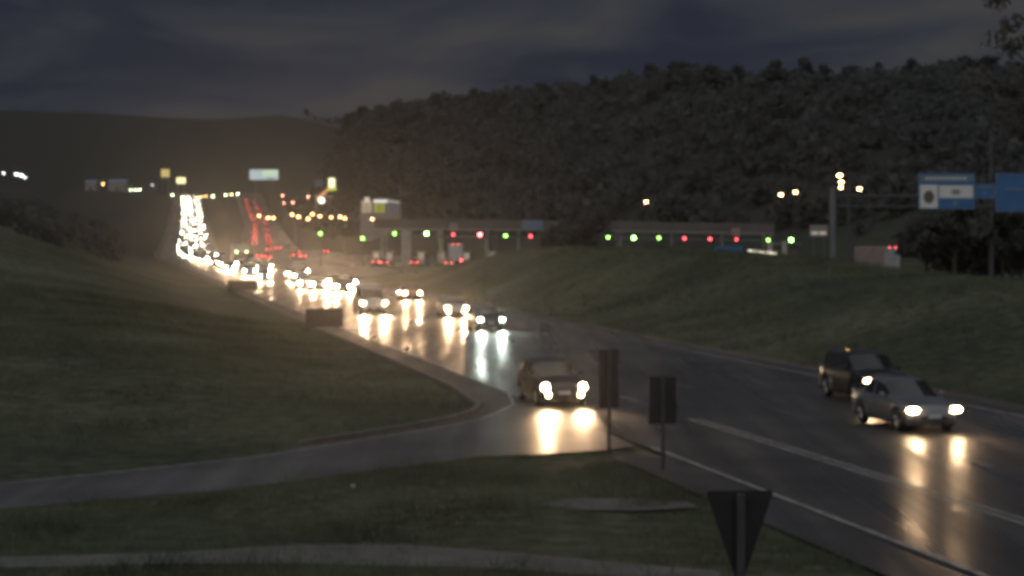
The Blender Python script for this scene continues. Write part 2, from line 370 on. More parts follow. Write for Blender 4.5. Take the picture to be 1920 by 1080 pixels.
def make_tree_meshes(seed, h, spread, n, leaf, nl=8, low=.3, mi=0):
    r = np.random.default_rng(seed); lobes = []
    tr = MB(); base = Vector((0,0,0)); top = Vector((r.normal()*.25, r.normal()*.25, h*.62))
    tr.tube(base-Vector((0,0,.6)), base.lerp(top,.5), h*.028, h*.02, 7, False); tr.tube(base.lerp(top,.5), top, h*.02, h*.01, 6, False)
    for k in range(nl):
        t = 2*math.pi*k/nl+r.random()*.7; q = low+(1-low)*r.random()**.8
        rr = spread*(1.05-.75*max(0,q-.45))*(.5+.5*r.random())
        c = Vector((rr*math.cos(t), rr*math.sin(t), h*(q*.72+.16)))
        st_ = base.lerp(top, min(1, q*.8+.1)); tr.tube(st_, c, h*.009, h*.003, 5, False)
        s = spread*(.32+.3*r.random()); lobes.append((c.x,c.y,c.z,s,s,s*.72))
    lobes.append((top.x,top.y,h*.8,spread*.5,spread*.5,h*.16))
    V, Fq = quads(crown_pts(r, lobes, n), leaf*(.5+r.random(n)), r)
    return np_mesh('crown', V, Fq, M_LEAF[mi]), tr.mesh('trunk', M_BARK, True)
TREES = [make_tree_meshes(1, 9, 3.2, 1100, .34, 8, .3, 0), make_tree_meshes(2, 8, 3.6, 1100, .36, 9, .2, 1),
         make_tree_meshes(3, 11, 3.0, 1200, .36, 9, .25, 2), make_tree_meshes(4, 7, 3.4, 900, .36, 7, .05, 0)]
def tree(x, y, k, sc, label, cat='tree', group=None, name='tree', z=None, rz=None, meshes=None):
    t = thing(name, label, cat, (x, y, Z(x,y)-.1 if z is None else z), random.random()*6.28 if rz is None else rz, group)
    t.scale = (sc, sc, sc*random.uniform(.85,1.15))
    c, tr = meshes or TREES[k]; link('crown', c, t); link('trunk', tr, t); return t
# skyline trees on the wooded hill
for px in np.arange(655, 1925, 17.0):
    px = px+random.uniform(-7,7); u = (px-960)/F
    yr = float(np.interp(u, [-.12,-.06,0,.1,.27,.6], [1000,920,850,720,640,600]))
    y = yr*random.uniform(.95,1.01)
    tree(u*y, y, random.randrange(4), random.choice([.7,.8,.9,1.0,1.1,1.45 if random.random()<.4 else .8]), 'dark tree standing out against the dusk sky on the wooded hilltop', group='skyline trees on the wooded hill')
for px in (575,590,603,618,632,645):
    u = (px-960)/F; y = 1690; tree(u*y, y, random.randrange(4), random.uniform(.6,1.05), 'small dark tree on the crest of the distant hill', group='crest trees on the distant hill')
# woodland that covers the hill: one mass
C = []; S = []; r = np.random.default_rng(21)
while len(C) < 4900:
    u = r.uniform(-.115, .36); y = 300+ (1000-300)*r.random()**.7; x = u*y
    yf = np.interp(u, [-.12,-.06,0,.1,.2,.27,.6], [640,540,445,425,330,250,230])
    if y < yf+55 or x < BRx(y)+(26 if y < 620 else 11): continue
    if vnoise(x, y, 38, 9) < -.95: continue
    C.append((x,y)); S.append(r.uniform(1.1,2.4) if r.random() < .62 else r.uniform(2.6,5.6))
C = np.array(C); S = np.array(S); zz = zt(C[:,0], C[:,1]); k = 34
pts = np.repeat(np.stack([C[:,0],C[:,1],zz+S*.75],-1), k, 0); d = r.normal(size=(len(pts),3)); d /= np.linalg.norm(d,axis=1)[:,None]
SS = np.repeat(S, k); pts = pts+d*(SS*r.random(len(pts))**.4)[:,None]*np.array([1,1,.85])
V, Fq = quads(pts, SS*.24*(.6+.8*r.random(len(pts))), r)
wd = link('woodland', np_mesh('woodland', V, Fq, M_LEAF[2])); tag(wd, 'dense dark woodland covering the hillside', 'woodland', kind='stuff')
# thicket behind the left bank
C = []; S = []
while len(C) < 500:
    y = r.uniform(190, 620); x = float(Lx(y))-r.uniform(13, 95)
    if (x/y) > -.186: continue
    C.append((x,y)); S.append(r.uniform(.9,2.3))
C = np.array(C); S = np.array(S); zz = zt(C[:,0], C[:,1]); k = 70
pts = np.repeat(np.stack([C[:,0],C[:,1],zz+S*.5],-1), k, 0); d = r.normal(size=(len(pts),3)); d /= np.linalg.norm(d,axis=1)[:,None]
SS = np.repeat(S, k); pts = pts+d*(SS*r.random(len(pts))**.4)[:,None]*np.array([1.2,1.2,.7])
V, Fq = quads(pts, SS*.16*(.6+.8*r.random(len(pts))), r)
tk = link('thicket', np_mesh('thicket', V, Fq, M_LEAF[0])); tag(tk, 'low dark scrub covering the bank above the oncoming traffic', 'scrub', kind='stuff')
# trees that can be told apart
for px, py, y, k, s, lb in [(1062,470,262,1,1.0,'dark round tree on the mound covering the gap in the toll canopy'),
                            (1108,472,256,3,1.15,'bushy dark tree beside the round tree before the toll canopy')]:
    x = (px-960)/F*y; tree(x, y, k, s, lb)
for j, (px, y, s) in enumerate([(1738,205,1.0),(1768,215,1.15),(1790,200,1.0),(1838,210,1.2),(1880,204,1.05),(1915,214,1.2)]):
    x = (px-960)/F*y; tree(x, y, j%4, s, ['dark tree standing just short of the emblem sign on the gantry','dark tree below the white emblem square of the gantry sign','dark tree below the white name field of the gantry sign',
        'dark tree below the small middle panel of the gantry','dark tree below the near end of the large plain blue sign','dark tree below the lettering of the large plain blue sign'][j], group='trees behind the gantry')
# tall tree whose twigs reach into the top right corner
def big_tree():
    r = np.random.default_rng(5); tr = MB(); lobes = []
    tr.tube((0,0,-.5),(-.3,.2,7),.34,.24,10,False); tr.tube((-.3,.2,7),(-.6,.3,13.5),.24,.1,8,False)
    ends = [(-5.2,-.4,11.3),(-4.7,.6,13.2),(-3.9,-.8,15.2),(-3.6,.4,9.9),(-2.0,1.5,15.8),(2.6,.5,12.5),(3.4,-1,14.5),(1.2,-2.2,16.2),(.2,2.6,13.5),(-.5,0,17.3)]
    for q in ends:
        s0 = Vector((-.3,.2,random.uniform(7.5,11.5))); e_ = Vector(q); mid = s0.lerp(e_,.55)+Vector((0,0,.5))
        tr.tube(s0, mid, .1, .06, 6, False); tr.tube(mid, e_, .06, .015, 5, False)
        for b in range(7):
            p0 = mid.lerp(e_, r.random()); p1 = p0+Vector(r.normal(size=3))*.8+Vector((0,0,-.25)); tr.tube(p0, p1, .016, .006, 4, False)
            lobes.append((p1.x,p1.y,p1.z,.55,.55,.4))
        lobes.append((e_.x,e_.y,e_.z,.7,.7,.5))
    n = 5200; V, Fq = quads(crown_pts(r, lobes, n), .085*(.6+r.random(n)), r)
    return np_mesh('crown', V, Fq, M_LEAF[2]), tr.mesh('trunk', M_BARK, True)
tree(23.2, 72, 0, 1.0, 'tall thin-leaved tree whose twigs hang into the evening sky', z=Z(23.2,72)-.2, rz=0, meshes=big_tree())
# grass blades
def grass():
    r = np.random.default_rng(11); P = []
    def area(n, x0, x1, y0, y1, f):
        x = r.uniform(x0,x1,n); y = y0+(y1-y0)*r.random(n); k = f(x,y); P.append(np.stack([x[k],y[k]],-1))
    lop = np.array(sorted(lo, key=lambda p: p[0])); upp = np.array(sorted(up, key=lambda p: p[0]))
    slo = lambda x: np.interp(x, lop[:,0], lop[:,1]); sup = lambda x: np.interp(x, upp[:,0], upp[:,1])
    tpx = np.array(tp); btx = np.array(bt)
    def fore(x, y):
        tr = (y < np.interp(x, tpx[:,0], tpx[:,1])+.1)&(y > np.interp(x, btx[:,0], btx[:,1])-.1)
        thin = r.random(len(x)) < .15
        return (y < np.minimum(slo(x), 54)-.25)&(x < Lx(y)-1.5)&(~tr | thin)
    area(60000, -14, 9, 29, 55, fore)
    area(52000, -36, 0, 44, 130, lambda x,y: (x < Lx(y)-1.9)&((y > sup(x)+.35)|(x<-14))&(abs(x) < .3*y)&(y > 50+0*x))
    area(42000, -6, 46, 55, 190, lambda x,y: (x > Rx(y)+2.1)&(x < Rx(y)+26)&(x < .3*y))
    P = np.concatenate(P); n = len(P); z = zt(P[:,0], P[:,1]); B = np.stack([P[:,0],P[:,1],z-.01],-1)
    nb = 4; B = np.repeat(B, nb, 0); m = len(B)
    far = np.clip(B[:,1]/60, .7, 2.2)
    B[:,:2] += r.normal(size=(m,2))*.06*far[:,None]
    h = (.06+.2*r.random(m)**2.5)*far**.5*(1+.9*vnoise(B[:,0],B[:,1],2.3,4))*np.where(vnoise(B[:,0],B[:,1],.8,2) > .45, 2.1, 1); th = r.uniform(0,math.pi,m)
    wv = np.stack([np.cos(th),np.sin(th),0*th],-1)*(.008*far)[:,None]
    ln = np.concatenate([r.normal(size=(m,2))*.45, np.ones((m,1))],1)*h[:,None]
    V = np.stack([B-wv,B+wv,B+ln],1).reshape(-1,3)
    return np_mesh('grass', V, np.arange(3*m).reshape(-1,3), mat('grass_blade', (.102,.114,.07), .8, var=.6, vscale=.22, spec=.15))
tag(link('grass', grass()), 'rough short grass on the verges, mound and foreground', 'grass', kind='stuff')

# ------------------------------------------------------------------ vehicles
M_GLASS = mat('dark_window_glass', (.012,.014,.016), .06, spec=.6)
M_TYRE = mat('tyre_rubber', (.018,.018,.018), .8, bump=.2)
M_RIM = mat('alloy_rim', (.42,.42,.43), .35, .9)
M_TRIM = mat('black_trim', (.02,.02,.021), .55)
M_LENS = mat('lamp_lens', (.5,.5,.5), .12, spec=.7)
M_PLATE = mat('number_plate', (.55,.55,.55), .5)
E_WARM = emi('halogen_lamp', (1,.68,.36), 110); E_HOT = emi('glaring_halogen_lamp', (1,.72,.42), 380); E_WARM2 = emi('dim_halogen_lamp', (1,.68,.36), 35)
E_COOL = emi('xenon_lamp', (.86,1,.86), 50); E_FAR = emi('far_headlamp', (1,.86,.60), 150); E_FAR2 = emi('far_pale_headlamp', (.95,1,.80), 125)
E_RED = emi('tail_lamp', (1,.05,.03), 5); E_REDF = emi('far_tail_lamp', (1,.07,.07), 26)
E_BRAKE = emi('brake_lamp', (1,.10,.07), 10)
E_MARK = emi('marker_lamp', (.8,1,.45), 22); E_AMB = emi('amber_marker', (1,.42,.08), 60)
PAINTS = {k: mat('paint_'+k, c, .28, .35, var=.08, vscale=1.5, coat=.6) for k, c in dict(silver=(.15,.16,.18), black=(.01,.01,.011), white=(.42,.42,.41), grey=(.13,.135,.14), red=(.25,.025,.02), blue=(.03,.06,.16), graphite=(.022,.023,.026), beige=(.34,.30,.24)).items()}
KINDS = dict(
 hatchback=dict(L=3.95, zb=[(0,.5),(.06,.64),(.25,.76),(.85,.9),(1.1,.95),(2.4,.97),(3.5,1.0),(3.85,.96),(3.95,.8)], zr=[(0,.52),(.06,.67),(.25,.79),(.85,.94),(1.05,.98),(1.85,1.40),(2.3,1.48),(3.1,1.45),(3.5,1.37),(3.85,1.0),(3.95,.82)],
   w=[(0,.58),(.06,.68),(.2,.77),(.6,.82),(1.2,.845),(3,.85),(3.6,.82),(3.95,.7)], ws=(1.05,1.85), rw=(3.5,3.85), sw=[(1.45,2.35),(2.45,3.25)], wh=(.72,3.2), wr=.30, hl=(.60,.13,.67)),
 sedan=dict(L=4.45, zb=[(0,.5),(.06,.64),(.25,.75),(1,.89),(1.25,.94),(2.6,.96),(3.7,.99),(4.35,.95),(4.45,.75)], zr=[(0,.52),(.06,.66),(.25,.78),(1,.92),(1.2,.96),(2.0,1.38),(2.5,1.45),(3.1,1.42),(3.75,1.05),(4.35,.99),(4.45,.77)],
   w=[(0,.6),(.06,.7),(.2,.79),(.6,.84),(1.2,.865),(3.4,.87),(4.1,.83),(4.45,.72)], ws=(1.2,2.0), rw=(3.1,3.75), sw=[(1.6,2.5),(2.6,3.3)], wh=(.82,3.5), wr=.31, hl=(.62,.13,.67)),
 suv=dict(L=4.4, zb=[(0,.6),(.06,.78),(.2,.95),(.9,1.05),(1.1,1.1),(2.6,1.12),(4.0,1.15),(4.3,1.1),(4.4,.9)], zr=[(0,.62),(.06,.82),(.2,.99),(.9,1.1),(1.05,1.13),(1.7,1.60),(2.2,1.70),(3.6,1.68),(4.0,1.58),(4.3,1.16),(4.4,.92)],
   w=[(0,.68),(.06,.78),(.2,.85),(.6,.89),(1.2,.91),(3.6,.91),(4.1,.87),(4.4,.78)], ws=(1.05,1.7), rw=(4.0,4.3), sw=[(1.4,2.35),(2.45,3.3),(3.4,3.85)], wh=(.82,3.5), wr=.36, hl=(.66,.12,.82)),
 van=dict(L=4.9, zb=[(0,.6),(.06,.8),(.2,.96),(.55,1.06),(.7,1.12),(2.6,1.15),(4.5,1.15),(4.85,1.12),(4.9,1.0)], zr=[(0,.62),(.06,.84),(.2,1.0),(.55,1.12),(.65,1.18),(1.3,1.86),(1.8,2.08),(4.3,2.12),(4.7,2.05),(4.85,1.4),(4.9,1.05)],
   w=[(0,.74),(.06,.84),(.2,.9),(.6,.94),(1.2,.96),(4.4,.96),(4.9,.92)], ws=(.65,1.3), rw=(4.7,4.85), sw=[(1.0,1.8),(1.95,2.9)], wh=(.85,3.9), wr=.34, hl=(.74,.12,.85)),
)
_car_cache = {}
def car_meshes(kind, paint):
    key = (kind, paint)
    if key in _car_cache: return _car_cache[key]
    K = KINDS[kind]; L = K['L']; I = lambda tab, y: float(np.interp(y, [a for a,_ in tab], [b for _,b in tab]))
    brk = {0, L, *K['ws'], *K['rw']}
    for a, b in K['sw']: brk |= {a, b}
    ys = set(brk)
    for wy in K['wh']:
        for q in np.linspace(-1, 1, 11): ys.add(round(wy+q*(K['wr']+.07), 3))
    for tab in (K['zb'], K['zr'], K['w']): ys |= {a for a,_ in tab}
    ys |= {round(q,3) for q in np.linspace(0, L, 15)}
    ys = sorted(ys); ys = [y for i, y in enumerate(ys) if i == 0 or y-ys[i-1] > .012 or y in brk]
    rows = []
    for y in ys:
        w_ = I(K['w'], y); zb = I(K['zb'], y); zr = I(K['zr'], y); c = min(1, max(0, (zr-zb-.05)/.38))
        b0 = .2; arch = 0
        for wy in K['wh']:
            rr = K['wr']+.07
            if abs(y-wy) < rr: arch = max(arch, K['wr']+math.sqrt(rr*rr-(y-wy)**2))
        b1 = max(b0, min(arch, zb-.16)); b2 = max(.34, min(arch+.02, zb-.13)) if arch else .34
        if y < .1 or y > L-.1: b1 = .27; b2 = .38
        wr_ = w_-.20
        p = [(0,b0),(w_-.14,b0),(w_-.05,b1),(w_-.01,b2),(w_,max(b2+.02,.58*zb+.12)),(w_-.015,zb-.05),(w_-.06,zb),
             ((w_-.16)*(1-c)+(wr_+.035)*c, (zb+.4*(zr-zb))*(1-c)+(zr-.09)*c), ((.62*w_)*(1-c)+(wr_-.07)*c, zr-.012), (.3*w_, zr+.012), (0, zr+.018)]
        rows.append([(x, y, z) for x, z in p])
    body, ws, rw, sw = MB(), MB(), MB(), []
    SW = [MB() for _ in range(2*len(K['sw']))]
    npnt = len(rows[0])
    def half(s):
        for i in range(len(rows)-1):
            y0, y1 = ys[i], ys[i+1]; ym = (y0+y1)/2
            for j in range(npnt-1):
                q = [rows[i][j], rows[i+1][j], rows[i+1][j+1], rows[i][j+1]]
                q = [(s*x, y, z) for x, y, z in q]
                if s < 0: q = q[::-1]
                dst = body
                if j >= 7 and K['ws'][0] <= ym <= K['ws'][1]: dst = ws
                elif j >= 7 and K['rw'][0] <= ym <= K['rw'][1]: dst = rw
                elif j == 6:
                    for k, (a, b) in enumerate(K['sw']):
                        if a <= ym <= b: dst = SW[2*k+(s > 0)]
                dst.add(q, [(0,1,2,3)])
        for i in (0, len(rows)-1):
            pg = [(s*x,y,z) for x,y,z in rows[i]]
            body.add(pg, [tuple(range(npnt)) if (s > 0) == (i == 0) else tuple(range(npnt-1,-1,-1))])
    half(1); half(-1)
    def weld(me):
        import bmesh
        bm = bmesh.new(); bm.from_mesh(me); bmesh.ops.remove_doubles(bm, verts=bm.verts, dist=.004); bmesh.ops.recalc_face_normals(bm, faces=bm.faces); bm.to_mesh(me); bm.free()
        me.polygons.foreach_set('use_smooth', [True]*len(me.polygons)); return me
    off = -L/2
    def mk(mb, name, m): 
        mb.v = [(x, y+off, z) for x, y, z in mb.v]; me = weld(mb.mesh(name, m)); return me
    res = dict(body=mk(body,'body',PAINTS[paint]), windshield=mk(ws,'windshield',M_GLASS), rear_window=mk(rw,'rear_window',M_GLASS))
    res['side'] = [mk(s,'side_window',M_GLASS) for s in SW]; res['L'] = L
    tyre = MB(); rw_ = K['wr']
    prof = [(.0,rw_*.62),(.0,rw_*.92),(.03,rw_),(.16,rw_),(.19,rw_*.92),(.19,rw_*.6)]; n = 20
    vs = []; fs = []
    for k in range(n):
        t = 2*math.pi*k/n
        for (xx, rr) in prof: vs.append((xx-.095, rr*math.cos(t), rr*math.sin(t)))
    m_ = len(prof)
    for k in range(n):
        for j in range(m_-1): fs.append((k*m_+j, ((k+1)%n)*m_+j, ((k+1)%n)*m_+j+1, k*m_+j+1))
    tyre.add(vs, fs); res['tyre'] = tyre.mesh('tyre', M_TYRE, True)
    rim = MB()
    for k in range(5):
        t = 2*math.pi*k/5; rim.tube((.07,0,0), (.07,rw_*.6*math.cos(t),rw_*.6*math.sin(t)), .035, .045, 5)
    rim.tube((.02,0,0),(.085,0,0),.07,.06,8); rim.tube((-.06,0,0),(-.05,0,0),rw_*.61,rw_*.61,14)
    res['rim'] = rim.mesh('rim', M_RIM)
    hx, hy, hz = K['hl']
    hm = MB().ell((0,0,0), .19, .13, .085); res['head'] = hm.mesh('headlight', M_LENS, True)
    res['K'] = K; _car_cache[key] = res; return res
LAMP = {}
def lamp_mesh(m, r, axis='-y', n=8, ry=None):
    k = (m.name, r, axis, ry)
    if k not in LAMP: LAMP[k] = MB().disc((0,0,0), r, axis, n, ry).mesh('lamp', m)
    return LAMP[k]
SPOTS = {}
def spot(name, color, energy, parent, loc, size=64, pitch=5):
    k = (name, energy)
    if k not in SPOTS:
        l = bpy.data.lights.new('headlight_beam', 'SPOT'); l.energy = energy; l.color = color; l.spot_size = R(size); l.spot_blend = 1; l.shadow_soft_size = .09; SPOTS[k] = l
    o = bpy.data.objects.new('headlight_beam', SPOTS[k]); col.objects.link(o); o.parent = parent; o.location = loc; o.rotation_euler = (R(90-pitch), 0, R(180)); return o
def make_car(kind, paint, lamp='warm', detail=2, beam=0, name=None, fog=False, lens=(.155,.095)):
    c = car_meshes(kind, paint); K = c['K']; L = c['L']; off = -L/2
    t = thing(name or 'car', '', 'car')
    link('body', c['body'], t)
    link('windshield', c['windshield'], t)
    if detail:
        link('rear_window', c['rear_window'], t)
        for s in c['side']: link('side_window', s, t)
        hw_ = float(np.interp(1.2, [a for a,_ in K['w']], [b for _,b in K['w']]))
        for wy in K['wh']:
            for s in (-1, 1):
                ty = link('wheel', c['tyre'], t, (s*(hw_-.11), wy+off, K['wr'])); ty.rotation_euler.z = 0 if s > 0 else math.pi
                link('rim', c['rim'], ty)
    if detail == 2:
        g = MB().bbox(-.42,.42,off-.03,off+.05,.36,.5); g.build('grille', M_TRIM, t)
        MB().bbox(-.62,.62,off-.02,off+.08,.22,.33).build('bumper_lip', M_TRIM, t)
        MB().bbox(-.2,.2,off-.055,off-.03,.42,.55).build('number_plate', M_PLATE, t)
        for s in (-1,1):
            my = K['ws'][0]+.38+off; mz = float(np.interp(K['ws'][0]+.38, [a for a,_ in K['zb']], [b for _,b in K['zb']]))+.08
            wx = float(np.interp(K['ws'][0]+.38, [a for a,_ in K['w']], [b for _,b in K['w']]))
            MB().ell((s*(wx+.09),my,mz),.1,.06,.075,8,5).tube((s*(wx-.08),my+.02,mz-.05),(s*(wx+.06),my,mz-.02),.02).build('mirror', PAINTS[paint], t, True)
        for s in (-1,1):
            for a, b in K['sw'][:2]:
                MB().bbox(s*hw_-.012, s*hw_+.012, b-.3+off, b-.12+off, .8, .83, .004).build('door_handle', M_TRIM, t)
    hx, hy, hz = K['hl']
    em = dict(warm=E_WARM, hot=E_HOT, dim=E_WARM2, cool=E_COOL, far=E_FAR, far2=E_FAR2)[lamp]
    for s in (-1,1):
        if detail == 2:
            h = link('headlight', c['head'], t, (s*hx, hy+off, hz)); h.rotation_euler.z = s*.35
            lm = link('lamp', lamp_mesh(em, lens[0], '-y', 10, lens[1]), h, (0,-.135,0)); lm.rotation_euler.z = -s*.35-YAW*.7
        else:
            lm = link('headlight', lamp_mesh(em, .10 if detail else .10, '-y', 8, .085 if detail else .085), t, (s*hx, hy+off-.12, hz)); lm.rotation_euler.z = -YAW*.7
        if fog:
            fl = MB().disc((0,0,0), .075, '-y', 8).build('fog_lamp', em, t, loc=(s*(hx-.04), off-.06, hz-.25)); fl.rotation_euler.z = -YAW*.7
        if beam:
            bc = (.86,1,.88) if lamp == 'cool' else (1,.63,.35)
            spot(lamp, bc, beam, t, (s*hx, hy+off-.32, hz))
        tz = float(np.interp(L-.12, [a for a,_ in K['zb']], [b for _,b in K['zb']]))-.13
        link('taillight', lamp_mesh(E_RED if detail == 2 else E_REDF, .11, '+y', 8, .08), t, (s*(K['w'][-1][1]-.17), L/2+.012, tz))
    return t
def place(t, x, y, rz, label, group=None, cat='car', z=None):
    t.location = (x, y, float(roadz(y))+.021 if z is None else z); t.rotation_euler.z = rz; tag(t, label, cat, group); return t
BEAM = 900
def near(kind, paint, px, py, h, label, lamp='warm', beam=BEAM, cat='car', name=None, dy=0, fog=False, lens=(.155,.095)):
    x, y = gnd(px, py, h); t = make_car(kind, paint, lamp, 2, beam, name, fog, lens); K = KINDS[kind]
    # the pixel is the midpoint of the headlamps, the car's centre lies half a length behind
    x += -math.sin(YAW)*K['L']/2; y += math.cos(YAW)*K['L']/2
    return place(t, x, y+dy, YAW, label, cat=cat)
near('hatchback','graphite',1058,727,.67,'dark hatchback with warm headlights where the slip road leaves the highway', beam=1100, fog=True, lens=(.125,.13))
near('sedan','silver',1752,770,.67,'silver sedan with lit headlights overtaking a dark sport utility vehicle', beam=230, lens=(.19,.08))
near('suv','black',1682,721,.82,'dark sport utility vehicle half hidden behind the silver sedan', lamp='dim', beam=220, lens=(.18,.08), dy=1.5)
near('sedan','graphite',921,600,.67,'dark sedan with cool white headlights leading the queue', lamp='cool', beam=900)
near('hatchback','white',856,578,.67,'pale hatchback close behind the car with cool white headlights', beam=2600, fog=True)
near('van','white',701,569,.85,'white van with wide headlights in the lane beside the shoulder', beam=3600, cat='van', name='van')
near('hatchback','red',773,550,.67,'red hatchback following the pale hatchback towards the camera in the inner lane', beam=2600)
for (kd, pc, px, py, lb) in [('sedan','silver',598,533,'silver sedan in the bright cluster behind the white van'),
        ('suv','white',628,531,'white sport utility vehicle in the bright cluster behind the white van'),
        ('hatchback','grey',655,529,'grey hatchback on the inner side of the bright cluster behind the white van'),
        ('sedan','black',643,538,'black sedan at the front of the bright cluster behind the white van'),
        ('hatchback','blue',574,531,'blue hatchback on the shoulder side of the bright cluster')]:
    near(kd, pc, px, py, .67, lb, beam=3400, lamp='hot')
# queue: detailed copies out to 300 m, then simpler ones up the hill
protos = [make_car('hatchback','silver','far2',1), make_car('sedan','grey','far',1), make_car('suv','white','far',1), make_car('hatchback','red','far',1), make_car('van','white','far2',1,name='van')]
fars = [make_car('hatchback','silver','far2',0), make_car('sedan','grey','far',0), make_car('suv','white','far',0), make_car('van','white','far2',0,name='van')]
used = set()
def fresh(p):
    if p.name not in used: used.add(p.name); return p
    return copy_tree(p)
LANES = (1.83, 5.48, 9.02)
def lanex(y, off): return float(D(y))+off
def rz_at(y): return math.atan(-(float(D(y+4))-float(D(y-4)))/8)
def beam_up(t, e, lampc=(1,.66,.38)):
    for c in list(t.children):
        if c.name.startswith('headlight'): spot('q', lampc, e, t, (c.location.x, c.location.y-.3, c.location.z))
MID = [(239,0),(232,1),(243,1),(262,0),(262,2),(283,1),(296,1),(301,0),(318,2),(321,0),(346,1),(352,0),(366,1),(372,2),(384,0),(391,1),(402,2),(410,0),(418,1),(431,0),(436,2),(446,1)]
for i, (y, l) in enumerate(MID):
    t = fresh(protos[(i*3+l)%5]); vanq = t.name.startswith('van')
    place(t, lanex(y, LANES[l])+random.uniform(-.3,.3), y, rz_at(y), 'oncoming van with lit headlights in the queue on the level stretch' if vanq else 'oncoming car with lit headlights in the queue on the level stretch', 'oncoming vehicles on the level stretch', 'van' if vanq else 'car')
    if y < 330: beam_up(t, 1300)
for l in range(3):
    y = 462+l*5
    while y < 1120:
        t = fresh(fars[random.choice([0,0,1,1,2,3])]); vanq = t.name.startswith('van')
        place(t, lanex(y, LANES[l])+random.uniform(-.5,.5), y, rz_at(y), 'distant van in the glaring queue that comes down the hill' if vanq else 'distant car in the glaring queue that comes down the hill', 'vehicles queueing down the hill', 'van' if vanq else 'car')
        y += random.uniform(13, 22)
# lorry in the oncoming queue
def make_lorry(paint, box, lamps=True, red=False, blen=6.2):
    t = thing('truck', '', 'truck'); L = blen+2.1; y0 = -L/2
    cab = MB(); prof = [(0,.5),(0,1.3),(.12,1.5),(.42,2.55),(.6,2.75),(1.9,2.8),(1.9,.5)]; n = len(prof)
    for s in (-1.15, 1.15): cab.add([(s, y0+a, b) for a, b in prof], [tuple(range(n)) if s > 0 else tuple(range(n-1,-1,-1))])
    for k in range(n):
        a, b = prof[k], prof[(k+1)%n]; cab.add([(-1.15,y0+a[0],a[1]),(1.15,y0+a[0],a[1]),(1.15,y0+b[0],b[1]),(-1.15,y0+b[0],b[1])], [(0,3,2,1)])
    cab.build('cab', PAINTS[paint], t)
    ws = MB().add([(-1.02,y0+.135,1.58),(1.02,y0+.135,1.58),(1.0,y0+.385,2.46),(-1.0,y0+.385,2.46)], [(0,1,2,3)]); ws.v = [(x,y-.012,z) for x,y,z in ws.v]; ws.build('windshield', M_GLASS, t)
    for s in (-1,1): MB().box(s*1.155-.006, s*1.155+.006, y0+.6, y0+1.5, 1.6, 2.4).build('side_window', M_GLASS, t)
    MB().bbox(-1.25,1.25,y0+2.1,y0+L,1.0,4.1,.05).build('cargo_box', box, t)
    MB().box(-.45,.45,y0+1.0,y0+L-.2,.55,.98).build('chassis', M_TRIM, t)
    MB().bbox(-1.15,1.15,y0-.1,y0+.05,.45,.75).build('bumper', M_TRIM, t)
    MB().bbox(-.7,.7,y0-.03,y0+.02,.85,1.2).build('grille', M_TRIM, t)
    wm = car_meshes('van','white')
    for wy in (.95, L-1.6):
        for s in (-1,1):
            ty = link('wheel', wm['tyre'], t, (s*1.0, y0+wy, .48)); ty.scale = (1.5,1.4,1.4); ty.rotation_euler.z = 0 if s > 0 else math.pi; link('rim', wm['rim'], ty)
    for s in (-1,1):
        if lamps:
            link('headlight', lamp_mesh(E_FAR2,.15), t, (s*.9, y0-.115, .85)); link('marker_lamp', lamp_mesh(E_MARK,.11), t, (s*.85, y0+.38, 2.85))
        link('taillight', lamp_mesh(E_REDF,.14,'+y'), t, (s*1.05, y0+L+.01, 1.1))
        if red: link('marker_lamp', lamp_mesh(E_BRAKE,.09,'+y'), t, (s*.5, y0+L+.01, 4.02))
    return t
M_BOXW = mat('box_panel', (.42,.42,.42), .5, var=.15, vscale=.8)
M_BOXB = mat('box_panel_brown', (.34,.27,.23), .55, var=.15, vscale=.8)
lx, ly = gnd(402, 499, .85)
place(make_lorry('graphite', M_BOXW), lanex(330, 5.4), 330, YAW, 'dark lorry with two green-tinged roof lamps in the oncoming queue', cat='truck')

# ------------------------------------------------------------------ departing traffic with red tail lamps
rz_b = lambda y: math.atan(-(float(BLx(y+6))-float(BLx(y-6)))/12)+math.pi
bcars = [make_car('hatchback','silver','far2',0), make_car('sedan','grey','far',0), make_car('suv','graphite','far',0)]
for o in bcars:
    for c in list(o.children):
        if c.name.startswith('headlight'): bpy.data.objects.remove(c)
i = 0
for l in range(2):
    y = 505+l*9
    while y < 1090:
        t = fresh(bcars[i%3]); i += 1
        xx = float(BLx(y))+(4.5 if l == 0 else 9)*(1 if y > 560 else 1+(560-y)/40)
        place(t, xx, y, rz_b(y), 'distant car with red tail lights driving away up the hill', 'cars driving away up the hill')
        y += random.uniform(28, 64)
for k, (px, y) in enumerate([(484,440),(500,432),(552,452),(566,446)]):
    place(fresh(bcars[k%3]), (px-960)/F*y, y, rz_b(450), 'car with red tail lights on the apron beyond the toll plaza', 'cars leaving the toll plaza')
QB = [(706,352,'silver',0),(722,342,'grey',1),(778,344,'red',0),(842,340,'beige',0),(887,352,'silver',1),(928,346,'white',0)]
LBQ = ['silver hatchback with red tail lights waiting at the outermost toll lane','grey sedan with red tail lights beside the broad toll pillar','red hatchback with tail lights glowing behind the broad toll pillar','beige hatchback with tail lights on entering a toll lane','silver sedan braking before the toll booths','white hatchback with tail lights on next to the paired canopy posts']
for (px, y, pc, kd), lb in zip(QB, LBQ):
    t = make_car(['hatchback','sedan'][kd], pc, 'dim', 1)
    for c in list(t.children):
        if c.name.startswith('headlight'): bpy.data.objects.remove(c)
        elif c.name.startswith('taillight'): c.data = lamp_mesh(E_BRAKE, .12, '+y', 8, .09)
    place(t, (px-960)/F*y, y, math.pi, lb, z=.02)
tr = make_lorry('white', mat('box_panel_white', (.6,.6,.58), .5, var=.12), False, True, 5.0)
place(tr, (855-960)/F*352, 352, math.pi, 'white box lorry with red rear lamps passing under the toll canopy', cat='truck', z=.02)
